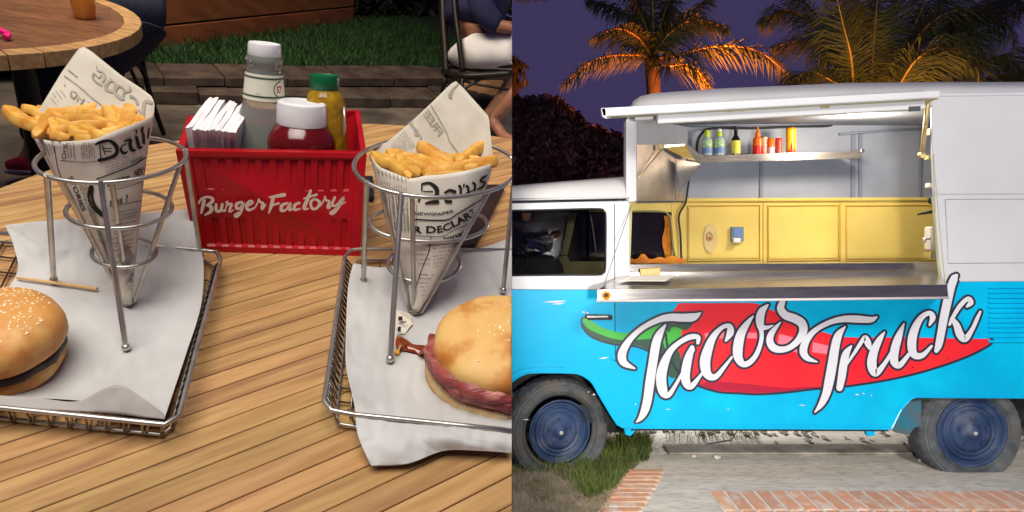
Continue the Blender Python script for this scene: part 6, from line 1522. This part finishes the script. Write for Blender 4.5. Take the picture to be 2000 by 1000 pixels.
# the tall k stands proud over the counter end, as the board it is painted on does
put('lettering_outline', mo, 'outline', van, fix=False); put('lettering', mf, 'letter', van, fix=False)
pan('letter_board', [(1846, 566), (1852, 545), (1862, 536), (1874, 536), (1874, 548), (1868, 575), (1858, 600), (1846, 600)], 'cyan', -.0008, .004) if False else None

# ---- palms and bushes
def frond(parent, pts, y, L, n, rs, wd=.018, droop=.5, width=.012):
    r = random.Random(rs); c = catmull([P(p[0], p[1], y + (p[2] if len(p) > 2 else 0)) for p in pts], n); mb = MB()
    for i in range(2, n):
        t = (c[i] - c[i - 1]).normalized(); s = i / n; l = L * (math.sin(math.pi * min(1, s * .85 + .12)) ** .6)
        sd_ = t.cross(Vector((0, 0, 1))); sd_ = sd_.normalized() if sd_.length > .1 else Vector((1, 0, 0)); up_ = sd_.cross(t).normalized()
        for sg in (-1, 1):
            for q in range(2):
                a = (t * r.uniform(.4, .9) + sd_ * sg * r.uniform(.5, 1) + up_ * r.uniform(-.35, .35)).normalized(); dn = Vector((0, 0, -1)) * droop * r.uniform(.6, 1.3)
                p0 = c[i].lerp(c[i - 1], r.random()); p1 = p0 + (a + dn * .4).normalized() * l * .5; p2 = p1 + (a * .6 + dn * 1.3).normalized() * l * .5
                ws = t * wd * .5
                o = len(mb.v); mb.v += [p0 - ws, p0 + ws, p1 + ws, p1 - ws, p2]; mb.f += [(o, o + 1, o + 2, o + 3), (o + 3, o + 2, o + 4)]
    f = put('frond', mb, 'frond', parent, fix=False)
    put('rachis', MB().tube(c, [width * (1.15 - .9 * i / n) for i in range(n + 1)], 6), 'rachis', f if f else parent, smooth='all')
def palm(label, base, trunk, fronds, y, L, n, w_, rw):
    t = thing('palm_tree', label, 'palm tree', base, 'palm trees behind the truck')
    c = catmull([P(*p) for p in trunk], 26); put('trunk', MB().tube(c, [.12 + .012 * (i % 2) for i in range(27)], 12), 'trunk', t, smooth=True)
    for i, f in enumerate(fronds): frond(t, f, y, L, n, i + int(y * 10), w_, width=rw)
    return t
Y1 = 10.8
palm('slim coconut palm with orange lit fronds behind the front of the truck roof', (P(1277, 300, Y1).x, Y1, 0), [(1290, 640, Y1), (1284, 400, Y1), (1277, 185, Y1), (1272, 110, Y1)],
    [[(1272, 108), (1245, 72, -.3), (1205, 56, -.6), (1165, 72, -.9)], [(1270, 112), (1232, 107, -.4), (1165, 116, -.8), (1100, 164, -1.0)], [(1272, 104), (1262, 52), (1244, 10), (1222, -40)], [(1274, 104), (1290, 50), (1306, 4), (1330, -50)],
     [(1276, 108), (1306, 66, -.3), (1356, 38, -.6), (1418, 54, -.8)], [(1272, 104), (1250, 50, .5), (1205, 16, .8), (1150, 0, 1)], [(1274, 100), (1276, 40, .5), (1272, -30, .7)], [(1276, 114), (1320, 108, -.4), (1400, 90, -.8), (1480, 100, -1), (1545, 150, -1)],
     [(1276, 106), (1320, 40, .6), (1380, 0, .9)], [(1274, 112), (1300, 128, -.5), (1350, 128, -.8), (1388, 172, -.9)]], Y1, .62, 64, .024, .022)
Y3 = 8.8
palm('large palm spreading dark fronds over the middle of the truck roof', (P(1700, 300, Y3).x, Y3, 0), [(1710, 700, Y3), (1706, 400, Y3), (1702, 220, Y3), (1700, 190, Y3)],
    [[(1668, 185), (1662, 110, -.3), (1645, 40, -.4), (1625, -50, -.4)], [(1700, 185), (1706, 100), (1712, 20), (1722, -50)], [(1700, 190), (1650, 130, .3), (1590, 80, .5), (1515, 90, .7)], [(1695, 180), (1640, 90, .5), (1590, 20, .8), (1540, -30, 1)],
     [(1712, 180), (1760, 100, .3), (1800, 20, .5), (1830, -50, .7)], [(1690, 190), (1630, 160, -.2), (1580, 140, -.3), (1535, 170, -.4)], [(1690, 185), (1600, 60, .8), (1540, 20, 1.1), (1490, 40, 1.3)], [(1705, 185), (1735, 80, .8), (1760, -20, 1)], [(1690, 180), (1680, 60, .9), (1668, -40, 1)]], Y3, .68, 84, .016, .016)
Y4 = 8.2
palm('palm with arching yellow ribs above the rear of the truck roof', (P(1830, 300, Y4).x, Y4, 0), [(1810, 700, Y4), (1800, 400, Y4), (1790, 220, Y4), (1775, 190, Y4)],
    [[(1752, 178), (1772, 140, -.2), (1800, 108, -.4), (1850, 90, -.5), (1900, 120, -.6)], [(1775, 180), (1782, 92), (1830, 36, -.2), (1890, 18, -.3), (1950, 34, -.4), (1985, 84, -.5)], [(1790, 178), (1846, 78), (1878, 64, -.2), (1904, 92, -.3), (1913, 178, -.4)],
     [(1800, 180), (1870, 60, .5), (1950, 0, .7), (2020, 20, .8)], [(1810, 185), (1900, 130, .2), (1960, 110, .2), (2020, 150, .2)], [(1800, 185), (1840, 130, .6), (1900, 40, .9), (1960, -30, 1.1)], [(1815, 190), (1900, 160, .3), (1980, 150, .3), (2060, 190, .3)], [(1790, 185), (1800, 60, .9), (1860, -20, 1.1)]], Y4, .72, 84, .016, .014)
palm('palm whose frond tips just enter at the left edge of the dusk sky', (.02, 12, 0), [(1002, 700, 12), (1002, 400, 12), (1001, 200, 12), (1000, 130, 12)], [[(985, 120), (1005, 122), (1022, 140), (1026, 168)], [(985, 110), (1000, 112), (1012, 120), (1030, 128)], [(985, 130), (1000, 140), (1010, 152), (1012, 170)], [(1000, -6), (1040, -14), (1100, -20)]], 12, .3, 26, .03, .014)
top = [(990, 205), (1050, 190), (1100, 200), (1130, 228), (1150, 250), (1200, 262), (1240, 290), (1300, 340)]
def bpt(r):
    u = r.uniform(992, 1290); v0 = interp(top, u) + 14 * noise.noise(Vector((u * .05, 0, 3))) ; v = v0 + abs(r.gauss(0, 1)) * 60 + (0 if r.random() < .9 else -8); v = min(v, 430)
    return P(u, v, 9.5 + r.uniform(-.7, .9))
bush = thing('bush', 'dark reddish bush mass behind the cab of the truck', 'bush', (P(1100, 400, 9.5).x, 9.5, 0))
put('foliage', leafmass(bpt, 24000, .055, 'bushleaf', 12), 'bushleaf', bush, fix=False)
put('foliage_core', MB().prism([P(u, v + 30, 10.2) for u, v in top] + [P(1300, 520, 10.2), P(992, 520, 10.2)], Vector((0, .6, 0))), 'bushleaf', bush)
for a, b in (((1040, 560), (1060, 300)), ((1150, 560), (1130, 330)), ((1210, 560), (1190, 320))): put('stem', MB().tube([P(*a, 9.8), P(*b, 9.8)], [.06, .03], 8), 'trunk', bush)
SIDE = 0
